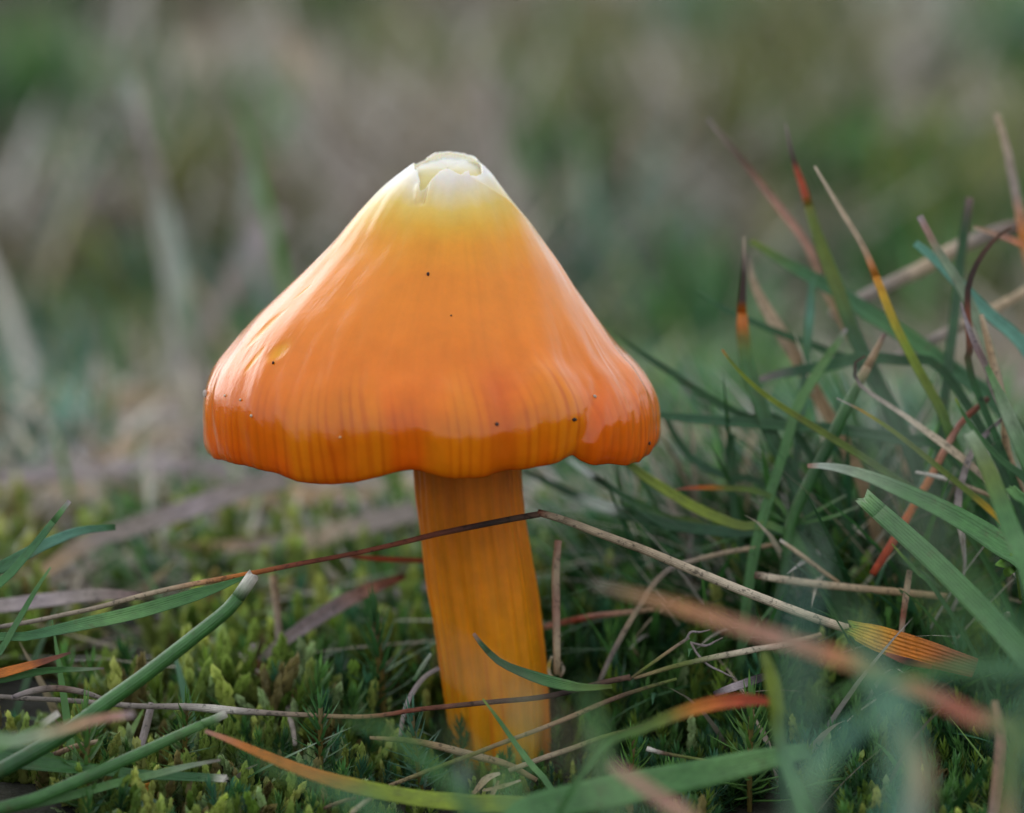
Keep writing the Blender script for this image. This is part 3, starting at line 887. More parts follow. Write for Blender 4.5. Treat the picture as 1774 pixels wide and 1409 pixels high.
stalk('scaly tan stalk half buried in the turf before the stem', [(640, 1277, -12), (700, 1283, -12), (760, 1296, -12), (820, 1311, -12), (880, 1326, -12), (930, 1352, -12)], [6, 11, 13, 14, 12, 9], 'tan og tan st tan tan', wob=.2)
stalk('pale dry husk flake standing at the stem base', [(868, 1342, -15), (845, 1352, -15), (822, 1376, -15)], [5, 13, 6], 'ps st tan', sec='flat')
stalk('thin husk splinter below the standing flake', [(905, 1352, -16), (872, 1362, -16), (838, 1370, -16)], [3, 8, 4], 'ps tan st', sec='flat')
stalk('small brown husk splinter propped against the turf', [(866, 1355, -17), (858, 1375, -17), (846, 1392, -17)], [4, 9, 4], 'tan st br', sec='flat')
stalk('straight straw leading away from the forked dark stalk', [(1098, 1176, -9), (1160, 1158, -9), (1230, 1142, -9), (1310, 1126, -8), (1420, 1098, -4)], [6, 9, 11, 11, 8], 'tan og ps ps tan')
stalk('thin olive fork rising from the end of the knotted stalk', [(1090, 1178, -9), (1130, 1150, -9), (1165, 1126, -9), (1196, 1106, -9)], [5, 6, 6, 5], 'br og tan gr')
for k_, (pp, ll) in enumerate([([(1192, 1110, -9), (1200, 1097, -9), (1216, 1097, -9), (1232, 1093, -9)], 'looped grey rootlet at the end of the olive fork'),
                               ([(1194, 1112, -9), (1220, 1117, -9), (1236, 1110, -9), (1250, 1104, -9)], 'wavy grey rootlet beside the looped one'),
                               ([(1196, 1114, -9), (1206, 1132, -9), (1226, 1152, -9), (1250, 1164, -9), (1276, 1177, -9)], 'long dark rootlet trailing over the straight straw')]):
    B('rootlet', 'rootlet', ll, pp, [4, 4.5, 3.5, 2], 'gr pg gr', sec='round', mat=M_STRAW, root=False, wob=.3)
stalk('grey broken stalk poking out under the white noded stalk', [(264, 1218, -8), (256, 1250, -9), (243, 1294, -10)], [12, 14, 13], 'pg gr pg')
stalk('brown dry splinter beside the dark hollow in the turf', [(168, 1285, -14), (130, 1294, -14), (92, 1309, -14)], [8, 10, 9], 'st tan br')
stalk('short pale splinter by the yellow green end of the orange leaf', [(652, 1376, -22), (628, 1394, -22), (608, 1412, -22)], [5, 9, 8], 'st ps st')
stalk('dark thin twig under the orange leaf', [(625, 1382, -18), (590, 1390, -18), (560, 1402, -18)], [6, 7, 6], 'br tan br')

# ---- dry litter behind
stalk('broad grey dead leaf slanting across the turf behind the mushroom', [(500, 832, 48), (420, 852, 46), (330, 886, 44), (250, 912, 42), (150, 945, 40), (90, 985, 36), (40, 1015, 34)], [28, 34, 34, 32, 30, 26, 18], 'gr gr pg gr gr tan tan', sec='flat')
stalk('long weathered straw lying behind the stem among the moss', [(725, 890, 52), (650, 908, 50), (560, 930, 48), (470, 946, 46), (380, 948, 45), (285, 944, 44)], [34, 36, 30, 24, 18, 10], 'gr gr st gr tan og', sec='flat')
stalk('blurred tan straw rising behind the mushroom towards the far turf', [(350, 736, 110), (260, 765, 105), (180, 800, 100), (110, 845, 95), (20, 905, 85), (-40, 940, 80)], [22, 24, 24, 20, 18, 18], 'gr tan tan gr tan tan', sec='flat')
stalk('far level band of bleached straw behind the cap', [(350, 690, 165), (230, 698, 165), (110, 710, 165), (-40, 722, 165)], [34, 40, 40, 40], 'gr tan tan gr', sec='flat')
stalk('second far band of bleached straw lying lower on the turf', [(345, 745, 125), (220, 768, 122), (100, 800, 118), (-40, 835, 110)], [20, 26, 28, 28], 'gr tan og tan', sec='flat')
stalk('grey dead leaf lying under the flat green leaf', [(250, 1035, 8), (170, 1034, 8), (80, 1042, 8), (-40, 1056, 8)], [12, 22, 24, 24], 'pur gr pg gr', sec='flat')
stalk('folded mauve dead leaf arching over the moss beside the stem', [(700, 1000, 14), (640, 1024, 13), (570, 1062, 12), (500, 1108, 10), (450, 1146, 9), (420, 1180, 8)], [10, 22, 27, 24, 16, 8], 'rb pk pg pg gr gr', sec='flat', roll=.3)
stalk('grey upright withered stem behind the folded mauve leaf', [(474, 998, 12), (478, 1060, 11), (484, 1130, 10), (494, 1200, 8), (510, 1290, 4)], [14, 13, 12, 10, 8], 'tan gr pur gr gr')
stalk('pale leaning withered stem joining the folded mauve leaf', [(440, 1118, 8), (424, 1150, 8), (410, 1190, 7), (398, 1230, 6)], [12, 12, 11, 8], 'pg st gr gr')
B('dead_leaf', 'dead leaf', 'small reddish brown dead leaf in the hollow beside the moss', [(440, 1148, 7), (462, 1168, 7), (482, 1190, 7), (498, 1222, 6)], [14, 48, 54, 14], 'rb rb rb br', sec='flat', mat=M_LEAF, root=False, roll=.2, fold=.15, thick=.04)
stalk('thin red stalk passing level behind the stem', [(596, 964, 8), (650, 970, 8), (730, 973, 8), (800, 975, 8)], [7, 9, 9, 8], 'rb rd rb br')
stalk('pinkish stalk emerging level from behind the stem', [(930, 1090, 8), (1000, 1072, 9), (1060, 1064, 10), (1130, 1056, 11)], [9, 11, 10, 9], 'pk rd pk tan')
stalk('pale fine straw with curled white end below the tussock', [(1352, 934, 2), (1372, 948, 2), (1410, 976, 2), (1455, 1010, 2)], [6, 8, 8, 6], [(0, 'wh'), (.15, 'st'), (1, 'tan')])
stalk('thick grey fallen stem lying behind the tussock', [(1790, 380, 62), (1690, 418, 60), (1600, 462, 58), (1520, 502, 56), (1440, 548, 54)], [24, 26, 26, 24, 20], 'br gr st gr gr')
stalk('bleached fallen straw behind the curled brown leaf', [(1790, 500, 44), (1700, 545, 42), (1620, 588, 40), (1540, 625, 38)], [16, 20, 20, 16], 'st st gr gr')

rs = np.random.default_rng(404)
for k_ in range(56):
    yy_ = rs.uniform(.030, .26)
    xx_ = rs.uniform(-.16, .05) * (D + yy_)
    a_ = rs.normal(0.18, 0.5); ln_ = rs.uniform(.022, .05)
    pts_ = []
    for q_ in (-.5, -.15, .2, .5):
        x_ = xx_ + math.cos(a_) * ln_ * q_; y_ = yy_ + math.sin(a_) * ln_ * q_
        pts_.append((x_, y_, float(ground_z(x_, y_)) + .0035 + rs.uniform(0, .003)))
    C_, t_ = catmull(pts_, 16)
    w_ = np.interp(t_, [0, .2, .8, 1], [.5, 1, 1, .3]) * rs.uniform(.0009, .0022)
    c_ = np.tile(lin(PAL[['gr', 'st', 'pg', 'tan'][k_ % 4]]) * rs.uniform(.85, 1.15), (16, 1))
    o_ = new_obj('dry_straw', tube_mesh('dry_straw', C_, w_, c_, roll=.8, fold=.2), M_STRAW)
    tag(o_, ['grey', 'pale buff', 'mauve grey', 'brownish tan'][k_ % 4] + ' dry straw lying flat on the blurred turf behind the mushroom', 'dry straw', ['grey', 'buff', 'mauve', 'tan'][k_ % 4] + ' straws lying on the turf')

# ---- the tussock
grass('upright blade with black brown tip and orange band above green', [(1289, 410, 20), (1289, 470, 20), (1286, 528, 20), (1286, 570, 20), (1294, 630, 20), (1312, 690, 19), (1338, 760, 18)], [3, 9, 15, 24, 25, 26, 26], [(0, 'ps'), (.10, 'gr'), (.16, 'db'), (.34, 'db'), (.37, 'orr'), (.45, 'orr'), (.50, 'og'), (.6, 'g'), (1, 'dg')], tip=(.355, WT), roll=.2)
grass('tall blade with grey point and red orange band behind the tussock', [(1361, 215, 30), (1374, 275, 30), (1392, 330, 30), (1416, 410, 30), (1446, 490, 30), (1484, 592, 28)], [4, 10, 16, 22, 25, 26], [(0, 'gr'), (.16, 'db'), (.22, 'rd'), (.34, 'rd'), (.38, 'og'), (.7, 'og'), (1, 'dg')], tip=(.36, WT), roll=.25)
grass('blurred pinkish dry blade leaning behind the tall red banded blade', [(1226, 206, 52), (1290, 285, 51), (1350, 362, 50), (1400, 432, 49), (1436, 520, 48)], [6, 10, 13, 13, 12], 'gr br pk pk tan', mat=M_STRAW)
grass('slender blade running from straw tip through amber to green', [(1411, 288, 9), (1455, 362, 9), (1496, 430, 9), (1521, 490, 9), (1550, 562, 9), (1590, 640, 9), (1630, 712, 9), (1662, 790, 9)], [4, 9, 11, 14, 15, 16, 17, 17], [(0, 'ps'), (.3, 'st'), (.37, 'orr'), (.45, 'ye'), (.62, 'yg'), (.8, 'og'), (1, 'g')], tip=(.36, WT))
grass('greyish green blade with mauve tip leaning over the teal blade', [(1592, 375, 10), (1622, 432, 10), (1660, 492, 10), (1700, 575, 10), (1722, 640, 9), (1746, 725, 8)], [11, 14, 18, 20, 18, 16], [(0, 'pg'), (.08, 'pk'), (.2, 'pgn'), (.6, 'pgn'), (1, 'tan')])
grass('bleached dry blade standing at the back of the tussock', [(1726, 198, 44), (1742, 252, 43), (1756, 320, 42), (1772, 400, 40), (1785, 470, 38)], [10, 15, 16, 18, 18], [(0, 'st'), (.5, 'gr'), (.8, 'orr'), (1, 'tan')], mat=M_STRAW)
grass('short dark green blade standing behind the curled brown leaf', [(1681, 343, 36), (1674, 390, 36), (1666, 445, 36), (1660, 510, 34)], [12, 16, 17, 17], 'pur dg dg dg')
grass('dark brown curled leaf tip arching over the teal blade', [(1752, 394, 7), (1724, 414, 7), (1696, 450, 7), (1679, 490, 7), (1676, 530, 7), (1680, 600, 7), (1686, 660, 7)], [4, 8, 10, 11, 11, 12, 12], 'br br db db rb br dg', mat=M_STRAW)
grass('orange brown dry tip leaning across the back of the tussock', [(1686, 394, 22), (1730, 408, 22), (1790, 432, 22)], [6, 11, 14], 'st pk orr', mat=M_STRAW, root=False)
grass('broad teal blade sloping down through the tussock', [(1585, 422, 16), (1620, 452, 16), (1665, 498, 16), (1715, 548, 16), (1790, 625, 16)], [12, 18, 21, 22, 24], 'teal teal teal teal', roll=.5)
grass('grey violet tapering dead tip above the torn green sheath', [(1664, 525, 0), (1676, 565, 0), (1692, 605, 0), (1712, 645, 0), (1730, 700, 0)], [3, 9, 12, 12, 10], 'pg pg pur gr gr', mat=M_STRAW)
grass('torn green sheath blade below the grey violet tip', [(1712, 640, -1), (1730, 682, -1), (1752, 735, -1), (1785, 810, -1), (1815, 880, -1)], [8, 22, 28, 32, 34], 'lg pgn g g', ragged=.0006)
grass('dry tan stem upright inside the torn green sheath', [(1700, 545, 6), (1714, 600, 6), (1728, 660, 5), (1742, 720, 4), (1748, 790, 4)], [8, 13, 14, 14, 13], 'st tan st tan tan', sec='round', mat=M_STRAW)
grass('long level dark green blade running from the cap into the tussock', [(1090, 712, 20), (1150, 722, 20), (1250, 732, 19), (1350, 739, 18), (1450, 746, 17), (1560, 764, 15), (1650, 790, 13)], [6, 15, 18, 18, 19, 20, 20], 'bg dt dg dg dg dg', roll=-.5)
grass('drooping dark green blade tipping towards the cap edge', [(1062, 575, 26), (1100, 605, 26), (1150, 638, 26), (1215, 682, 25), (1290, 722, 24), (1370, 742, 22)], [4, 10, 13, 14, 14, 14], 'bg dt dg dg dg')
grass('crisp yellow green blade with orange pin tip crossing the tussock', [(1251, 606, 4), (1272, 634, 4), (1310, 672, 4), (1360, 708, 4), (1430, 752, 4), (1510, 802, 4), (1580, 848, 4), (1650, 888, 4)], [3, 7, 10, 12, 13, 13, 13, 12], [(0, 'orr'), (.04, 'yg'), (.2, 'yg'), (.5, 'og'), (1, 'g')])
grass('needle blade with white point and black red yellow bands', [(1449, 690, 0), (1478, 704, 0), (1505, 719, 0), (1560, 757, 0), (1640, 822, 0), (1700, 871, 0), (1754, 918, 0)], [2, 5, 8, 10, 11, 11, 13], [(0, 'wh'), (.05, 'wh'), (.08, 'bk'), (.10, 'rd'), (.13, 'ye'), (.22, 'yg'), (.4, 'og'), (.75, 'og'), (.88, 'ye'), (1, 'ye')], tip=(.105, WT), root=False)
grass('broad glossy leaf with pinkish white tip arching low over the turf', [(1399, 808, -3), (1440, 810, -3), (1500, 826, -4), (1570, 856, -5), (1650, 895, -6), (1730, 945, -8), (1800, 1000, -10)], [7, 17, 24, 30, 36, 42, 46], [(0, 'pk'), (.05, 'gw'), (.2, 'pgn'), (.4, 'g'), (1, 'g')], roll=.5, fold=.4)
grass('wide green blade cut square across its end in front of the tussock', [(1497, 863, -10), (1515, 880, -11), (1560, 920, -13), (1620, 975, -16), (1690, 1045, -20), (1774, 1135, -26), (1840, 1210, -32)], [30, 34, 36, 38, 40, 42, 42], [(0, 'lg'), (.03, 'lg'), (.06, 'g'), (.5, 'g'), (1, 'bg')], tip=(.035, CT), ragged=.0005, roll=.2, fold=.2)
grass('stubby cut green blade beside the bright seedling', [(1750, 846, -3), (1762, 858, -3), (1800, 895, -4)], [18, 20, 22], 'lg g dg', ragged=.0004)
grass('stout jointed green shoot rising through the middle of the tussock', [(1532, 578, 10), (1515, 612, 10), (1492, 655, 10), (1460, 718, 10), (1425, 790, 10), (1394, 850, 10), (1370, 905, 10), (1362, 960, 10), (1358, 1010, 10)], [8, 15, 18, 22, 22, 22, 20, 20, 22], [(0, 'pur'), (.05, 'tan'), (.16, 'tan'), (.22, 'g'), (.5, 'dg'), (.8, 'g'), (1, 'dg')], sec='round', mat=M_LEAF, tip=(.10, WT))
grass('green blade with withered mauve tip beside the stout jointed shoot', [(1466, 570, 20), (1448, 598, 20), (1425, 632, 20), (1400, 672, 19), (1378, 715, 18), (1362, 770, 16)], [6, 14, 17, 18, 18, 18], [(0, 'pg'), (.12, 'lg'), (.4, 'lg'), (1, 'g')])
grass('blurred broad green blade slanting behind the amber slender blade', [(1300, 418, 38), (1370, 462, 37), (1440, 502, 36), (1510, 548, 35), (1580, 592, 33), (1660, 650, 30), (1740, 720, 28)], [10, 20, 26, 28, 28, 28, 26], 'og bg bg g bg dg', roll=.4)
grass('narrow teal blade upright behind the tall red banded blade', [(1408, 480, 34), (1404, 540, 33), (1399, 600, 32), (1394, 665, 30)], [12, 15, 15, 14], 'bg teal bg dt')
grass('beige dead blade leaning behind the orange banded blade', [(1296, 440, 36), (1304, 490, 36), (1330, 545, 36), (1358, 590, 35), (1390, 645, 34)], [5, 14, 22, 24, 22], 'gr st st st tan', mat=M_STRAW)
grass('thin dark green blade drooping behind the orange banded blade', [(1205, 505, 34), (1245, 530, 34), (1300, 556, 34), (1370, 585, 33), (1440, 612, 32), (1500, 650, 30)], [4, 9, 11, 12, 12, 12], 'bg dt dg dg dt')
grass('bluish green blade lying level behind the jointed shoot', [(1300, 664, 26), (1350, 648, 26), (1420, 636, 25), (1490, 622, 24), (1560, 625, 22), (1640, 650, 18)], [8, 17, 20, 20, 18, 16], 'pg dt bg dg dg')
grass('dark green blade fanning out below the cap from the tussock', [(905, 816, 20), (940, 832, 20), (1000, 860, 19), (1080, 890, 18), (1170, 912, 17), (1270, 924, 15), (1380, 930, 12)], [8, 15, 20, 22, 20, 18, 16], 'dg dg bg dg dt dg', roll=.5)
grass('thin green blade dropping from under the cap over dry leaves', [(985, 796, 24), (1030, 828, 23), (1085, 862, 22), (1150, 896, 20), (1230, 918, 18)], [8, 11, 12, 11, 10], 'dt bg dt g og')
grass('yellow green blade sloping from under the cap to the tussock', [(1080, 796, 13), (1110, 822, 13), (1155, 852, 13), (1210, 884, 12), (1280, 912, 11), (1360, 924, 10)], [13, 17, 18, 18, 15, 12], [(0, 'dg'), (.1, 'yg'), (.5, 'yg'), (.8, 'og'), (1, 'g')])
grass('small blade with red orange tip pointing back towards the stem', [(1168, 849, 13), (1205, 845, 13), (1260, 846, 13), (1315, 852, 12), (1350, 872, 12), (1370, 908, 11)], [3, 8, 10, 10, 10, 8], [(0, 'pk'), (.15, 'rd'), (.25, 'orr'), (.4, 'og'), (1, 'g')])
grass('short dark upright blade below the level dark green blade', [(1269, 752, 22), (1267, 800, 22), (1268, 850, 21), (1274, 905, 20)], [8, 12, 13, 14], 'dg dg dg dg')
grass('dark green blade curving under the cap edge', [(1150, 718, 28), (1172, 760, 28), (1205, 800, 27), (1260, 826, 26), (1330, 846, 24)], [8, 12, 14, 14, 12], 'dg dg dt dg dg')
grass('out of focus green blade with blunt tip before the white shred', [(1678, 750, -24), (1700, 788, -25), (1726, 850, -26), (1752, 920, -28), (1790, 1010, -32)], [18, 28, 32, 36, 40], 'pgn og g g g')
grass('fine dark green blade crossing the rust red stem', [(1655, 690, -2), (1672, 722, -2), (1695, 755, -2), (1735, 798, -2), (1800, 858, -2)], [3, 8, 11, 13, 14], [(0, 'yg'), (.1, 'g'), (1, 'dg')])
grass('tiny pointed blade beside the foot of the rust red stem', [(1545, 942, -4), (1566, 966, -4), (1590, 992, -4), (1620, 1022, -4)], [2, 6, 8, 8], 'yg g g dg')
for k_, (pp, ll) in enumerate([([(1396, 838, 12), (1388, 868, 12), (1378, 902, 12)], 'short wispy pale leaflet upright at the shoot joint'),
                               ([(1466, 858, 12), (1432, 876, 12), (1380, 906, 12)], 'wispy pale leaflet slanting away from the shoot joint'),
                               ([(1490, 876, 11), (1440, 896, 11), (1382, 908, 12)], 'longest wispy pale leaflet fanning from the shoot joint'),
                               ([(1300, 862, 14), (1330, 885, 13), (1370, 910, 12)], 'wispy pale leaflet on the cap side of the shoot joint')]):
    B('leaflet', 'leaflet', ll, pp, [3, 6, 4], 'pgn lg g', root=False)
B('dead_leaf', 'dead leaf', 'broad yellow dead leaf with ribbed veins and rusty torn edge', [(1472, 1089, -10), (1500, 1099, -10), (1550, 1116, -10), (1600, 1131, -10), (1650, 1146, -11), (1690, 1158, -12)], [26, 44, 48, 46, 40, 34], [(0, 'yg'), (.12, 'ye'), (.4, 'orr'), (.55, 'orr'), (.8, 'rb'), (1, 'rb')], mat=M_VEINED, root=False, roll=.15, fold=.08, thick=.04, ragged=.0006)
B('dead_leaf', 'dead leaf', 'dark rusty strip torn off under the ribbed yellow leaf', [(1535, 1133, -11), (1570, 1146, -11), (1615, 1156, -11)], [6, 14, 8], 'rd db rd', mat=M_VEINED, root=False, roll=.3, fold=.1)

# ---- blurred foreground
grass('large out of focus orange and red dying blade before the straw', [(1028, 1012, -48), (1080, 1026, -49), (1170, 1050, -50), (1280, 1085, -51), (1390, 1120, -52), (1480, 1150, -53), (1580, 1190, -54), (1680, 1240, -56), (1800, 1310, -60)], [12, 26, 36, 42, 44, 44, 42, 40, 36], [(0, 'gr'), (.06, 'tan'), (.2, 'po'), (.4, 'pk'), (.46, 'sr'), (.52, 'po'), (.6, 'og'), (.68, 'po'), (.74, 'sr'), (.82, 'sr'), (.9, 'og'), (1, 'g')], roll=.2)
grass('pale teal blade standing upright across the orange and red dying blade', [(1408, 940, -92), (1398, 1010, -94), (1390, 1100, -96), (1388, 1200, -98), (1392, 1300, -100), (1392, 1440, -104)], [10, 22, 30, 32, 34, 34], 'gw teal lt teal lt')
grass('faint grey green blade leaning alone in front of the tussock', [(1506, 600, -112), (1522, 690, -114), (1552, 800, -116), (1590, 905, -118), (1640, 1010, -120), (1720, 1160, -122), (1790, 1300, -124)], [8, 18, 26, 30, 34, 36, 38], 'gr gw gw pgn lg lg teal')
grass('widest soft green blade in the clump below the ribbed yellow leaf', [(1470, 1040, -88), (1500, 1120, -90), (1540, 1210, -92), (1562, 1300, -94), (1560, 1440, -96)], [12, 40, 56, 62, 64], 'lg lt teal lt teal')
grass('soft green blade lying level just below the ribbed yellow leaf', [(1800, 1160, -58), (1700, 1158, -58), (1600, 1164, -58), (1500, 1186, -57), (1420, 1215, -56)], [40, 38, 32, 22, 8], 'bg bg g lg lg', root=False)
grass('broad flat mid green leaf sweeping low before the stem base', [(1400, 1300, -28), (1300, 1322, -28), (1200, 1345, -28), (1100, 1364, -29), (1000, 1385, -31), (900, 1415, -34)], [26, 44, 52, 56, 56, 50], 'g lg g lg g g', roll=.1, fold=.12)
grass('blurred pink dying blade tip before the broad flat leaf', [(1060, 1325, -52), (1100, 1352, -53), (1150, 1388, -54), (1210, 1440, -56)], [16, 32, 36, 36], 'pk pk pk tan')
grass('soft blurred pale green blade before the slanting straws', [(1008, 1180, -74), (1028, 1250, -75), (1044, 1330, -76), (1064, 1440, -78)], [10, 28, 36, 38], 'lg lg lg g')
grass('pinkish upright stem among soft green blades below the ribbed leaf', [(1722, 1215, -30), (1732, 1270, -30), (1728, 1340, -30), (1716, 1430, -30)], [12, 18, 18, 16], 'tan pk pk gr', sec='round', mat=M_STRAW)
grass('faint pale blurred blade passing before the lower stem', [(750, 1110, -98), (820, 1160, -100), (900, 1212, -102), (990, 1290, -104), (1080, 1400, -106), (1120, 1470, -108)], [4, 11, 14, 15, 16, 16], 'st ps st pgn pgn')
grass('blurred orange red leaf end beside the charcoal fragment', [(1336, 1216, -34), (1300, 1213, -34), (1250, 1217, -34), (1190, 1232, -34), (1120, 1260, -34), (1040, 1300, -34)], [12, 24, 24, 20, 16, 12], [(0, 'rd'), (.2, 'rd'), (.4, 'orr'), (.6, 'og'), (1, 'g')])
grass('short blurred yellow green stub standing over the orange red leaf end', [(1322, 1130, -38), (1334, 1170, -38), (1344, 1220, -38), (1350, 1290, -38)], [14, 26, 24, 22], 'og yg yg g')
grass('curved soft green blade bending down beside the pale teal blade', [(1640, 1195, -76), (1560, 1215, -76), (1480, 1262, -77), (1420, 1340, -78), (1390, 1440, -80)], [16, 34, 40, 42, 40], 'teal lg teal lg g')
grass('soft tan dying leaf among the green blades below the ribbed leaf', [(1560, 1240, -70), (1590, 1300, -70), (1600, 1360, -71), (1580, 1450, -72)], [20, 40, 50, 50], 'og tan tan gr')
grass('blurred olive blade beside the pinkish upright stem', [(1790, 1190, -62), (1764, 1260, -62), (1750, 1340, -63), (1745, 1450, -64)], [20, 40, 44, 44], 'bg og og tan')
grass('bright green blade crossing under the faint grey green blade', [(1690, 1000, -70), (1740, 1070, -71), (1800, 1150, -72)], [20, 34, 40], 'g bg g')
grass('soft green blade out of focus before the turf under the moss', [(420, 1305, -66), (500, 1335, -67), (590, 1375, -68), (680, 1440, -70)], [10, 30, 38, 40], 'g g bg g')
grass('soft blurred green blade rising before the orange leaf', [(590, 1245, -62), (660, 1262, -62), (740, 1320, -63), (800, 1380, -64), (850, 1450, -65)], [8, 26, 32, 34, 34], 'lg g g bg')
grass('blurred bluish blade fragment before the husks', [(800, 1325, -60), (800, 1360, -60), (806, 1400, -60), (812, 1450, -60)], [18, 28, 30, 30], 'gw teal bg g')
grass('faint green wisp passing upright before the stem base', [(915, 1180, -80), (905, 1260, -81), (890, 1340, -82), (880, 1450, -84)], [6, 18, 22, 24], 'pgn lg lg g')
grass('faint olive wisp slanting before the stem base', [(770, 1255, -76), (820, 1310, -77), (870, 1370, -78), (910, 1450, -80)], [6, 20, 24, 26], 'pgn og lg g')
grass('thin bright green blade leaning across the base of the stem', [(836, 1211, -15), (862, 1245, -15), (890, 1285, -15), (920, 1325, -16), (950, 1360, -17)], [3, 7, 9, 11, 11], 'yg g g lg g')
grass('dark green leaf with brown tip lying against the lower stem', [(820, 1098, -12), (838, 1122, -12), (866, 1148, -12), (910, 1168, -12), (960, 1184, -12), (1010, 1192, -11), (1060, 1190, -10)], [6, 11, 14, 20, 20, 12, 7], [(0, 'pk'), (.03, 'br'), (.08, 'dg'), (.4, 'dg'), (.6, 'g'), (1, 'og')], roll=.35, root=False, tip=(.05, WT))

# ---- far blurred stems
stalk('pale blurred dead stem standing tall behind the cap', [(222, 140, 150), (240, 210, 150), (262, 290, 150), (286, 380, 150), (306, 470, 150), (322, 560, 150), (336, 640, 150)], [26, 30, 28, 28, 30, 34, 34], 'gw gr gr gw gw pgn gr', root=True)
stalk('wide pale blurred dead leaf leaning beside the cap', [(500, 370, 190), (470, 400, 190), (440, 440, 190), (410, 490, 190)], [24, 40, 40, 30], 'gr pg pg gr', sec='flat', root=True)
stalk('blurred pale stalk leaning behind the cap tip', [(470, 30, 330), (500, 90, 330), (530, 160, 330), (560, 240, 330)], [24, 34, 34, 30], 'gr st gr gr', sec='flat', root=True)
stalk('short blurred grey stalk between the tall pale stem and the cap', [(418, 205, 210), (424, 260, 210), (430, 320, 210), (436, 400, 210)], [18, 24, 26, 26], 'gr gr gw gr', sec='flat', root=True)
stalk('faint bleached stalk far behind the cap tip', [(840, 130, 330), (845, 190, 330), (850, 250, 330)], [20, 34, 36], 'pg gr gr', sec='flat', root=True)

# ------------------------------------------------------------------ seedling, crumbs
def build_seedling():
    root = bpy.data.objects.new('seedling', None); COL.objects.link(root)
    base = P(1762, 985, -8); root.location = base
    tag(root, 'tiny bright green seedling with rounded leaves beside the broad glossy leaf', 'seedling')
    for k, (dx, dy) in enumerate(((-38, -6), (-12, -26), (14, -22), (-22, 12), (18, 6))):
        C, t = catmull([P(1762, 985, -8), P(1762 + dx * .5, 985 + dy * .6 - 4, -9), P(1762 + dx, 985 + dy, -10 + k)], 12)
        w = np.interp(t, [0, .3, .7, 1], [4, 13, 16, 3]) * PXM
        me = tube_mesh('leaf', C - base, w, np.tile(lin((112, 158, 62)), (12, 1)), roll=.3, fold=.2)
        new_obj('leaf', me, M_LEAF, root)
    C, t = catmull([P(1762, 983, -8), P(1764, 1010, -8), P(1768, 1040, -7)], 8)
    new_obj('stalk', tube_mesh('stalk', C - base, np.full(8, 5 * PXM), np.tile(lin((110, 140, 60)), (8, 1)), section='round'), M_LEAF, root)

build_seedling()


def pebble(name, r, seed, col, stretch=(1, 1, 1)):
    import bmesh
    bm = bmesh.new()
    bmesh.ops.create_icosphere(bm, subdivisions=2, radius=1.0)
    rr = np.random.default_rng(seed)
    for v in bm.verts:
        k = 1 + 0.35 * (rr.random() - 0.5)
        v.co = Vector((v.co.x * stretch[0], v.co.y * stretch[1], v.co.z * stretch[2])) * k * r
    me = bpy.data.meshes.new(name); bm.to_mesh(me); bm.free()
    n = len(me.vertices)
    a = me.color_attributes.new('Col', 'FLOAT_COLOR', 'POINT')
    c = np.ones((n, 4), np.float32); c[:, :3] = lin(col) * rr.uniform(.7, 1.3, (n, 1))
    a.data.foreach_set('color', c.ravel())
    me.uv_layers.new(name='UVMap')
    return me


for (px, py, r, col, label, stt) in (
        (742, 475, 0.17, (60, 34, 26), 'dark brown speck alone high on the middle of the orange cap', (.7, .7, 1.1)),
        (783, 547, 0.08, (70, 40, 24), 'very small dark dot below the higher brown speck on the cap', (1, 1, 1)),
        (478, 632, 0.15, (44, 30, 26), 'dark speck at the lower end of the yellow scar on the cap', (.7, .8, 1)),
        (861, 748, 0.17, (70, 52, 44), 'dark grain beside a pale scratch in the cap furrow', (1, .8, .9)),
        (992, 759, 0.19, (36, 26, 24), 'black oval grain on the yellow ribs near the cap fold', (1.2, .8, .8)),
        (1031, 697, 0.16, (190, 170, 150), 'pale crumb in the fold of the cap', (1, .8, 1)),
        (1127, 781, 0.16, (80, 50, 34), 'brown grain stuck at the lower cap edge past the fold', (.8, .8, 1)),
        (363, 692, 0.26, (210, 200, 190), 'white crumb cluster stuck to the flank of the cap', (.8, .8, 1.2)),
        (396, 694, 0.12, (214, 190, 160), 'tiny pale bead just above the ribs beside the gloss edge', (1, 1, 1)),
        (420, 700, 0.12, (214, 190, 160), 'tiny pale bead close to the gloss edge below the bright streak', (1, 1, 1)),
        (439, 726, 0.13, (214, 190, 160), 'tiny pale bead lowest along the gloss edge', (1, 1, 1)),
        (585, 752, 0.11, (226, 180, 130), 'tiny pale bead where the gloss edge steps down the cap', (1, 1, 1))):
    p_, n_ = CAP_SURF(px, py)
    o = new_obj('crumb', pebble('crumb', r * MM, int(px), col, stt), M_SPECK)
    o.location = p_ + n_ * r * MM * 0.35
    tag(o, label, 'crumb')

# ------------------------------------------------------------------ moss
class Soup:
    def __init__(self): self.v = []; self.f3 = []; self.f4 = []; self.c = []; self.n = 0
    def add(self, v, f4, f3, c):
        self.v.append(v); self.c.append(c)
        if f4 is not None: self.f4.append(f4 + self.n)
        if f3 is not None: self.f3.append(f3 + self.n)
        self.n += len(v)
    def build(self, name, mat):
        fs = []
        if self.f4: fs.append(np.concatenate(self.f4))
        if self.f3: fs.append(np.concatenate(self.f3))
        return new_obj(name, mesh_np(name, np.concatenate(self.v), fs, np.concatenate(self.c)), mat)


LEAF_F4 = np.array([(0, 1, 3, 2)]); LEAF_F3 = np.array([(2, 3, 4)])


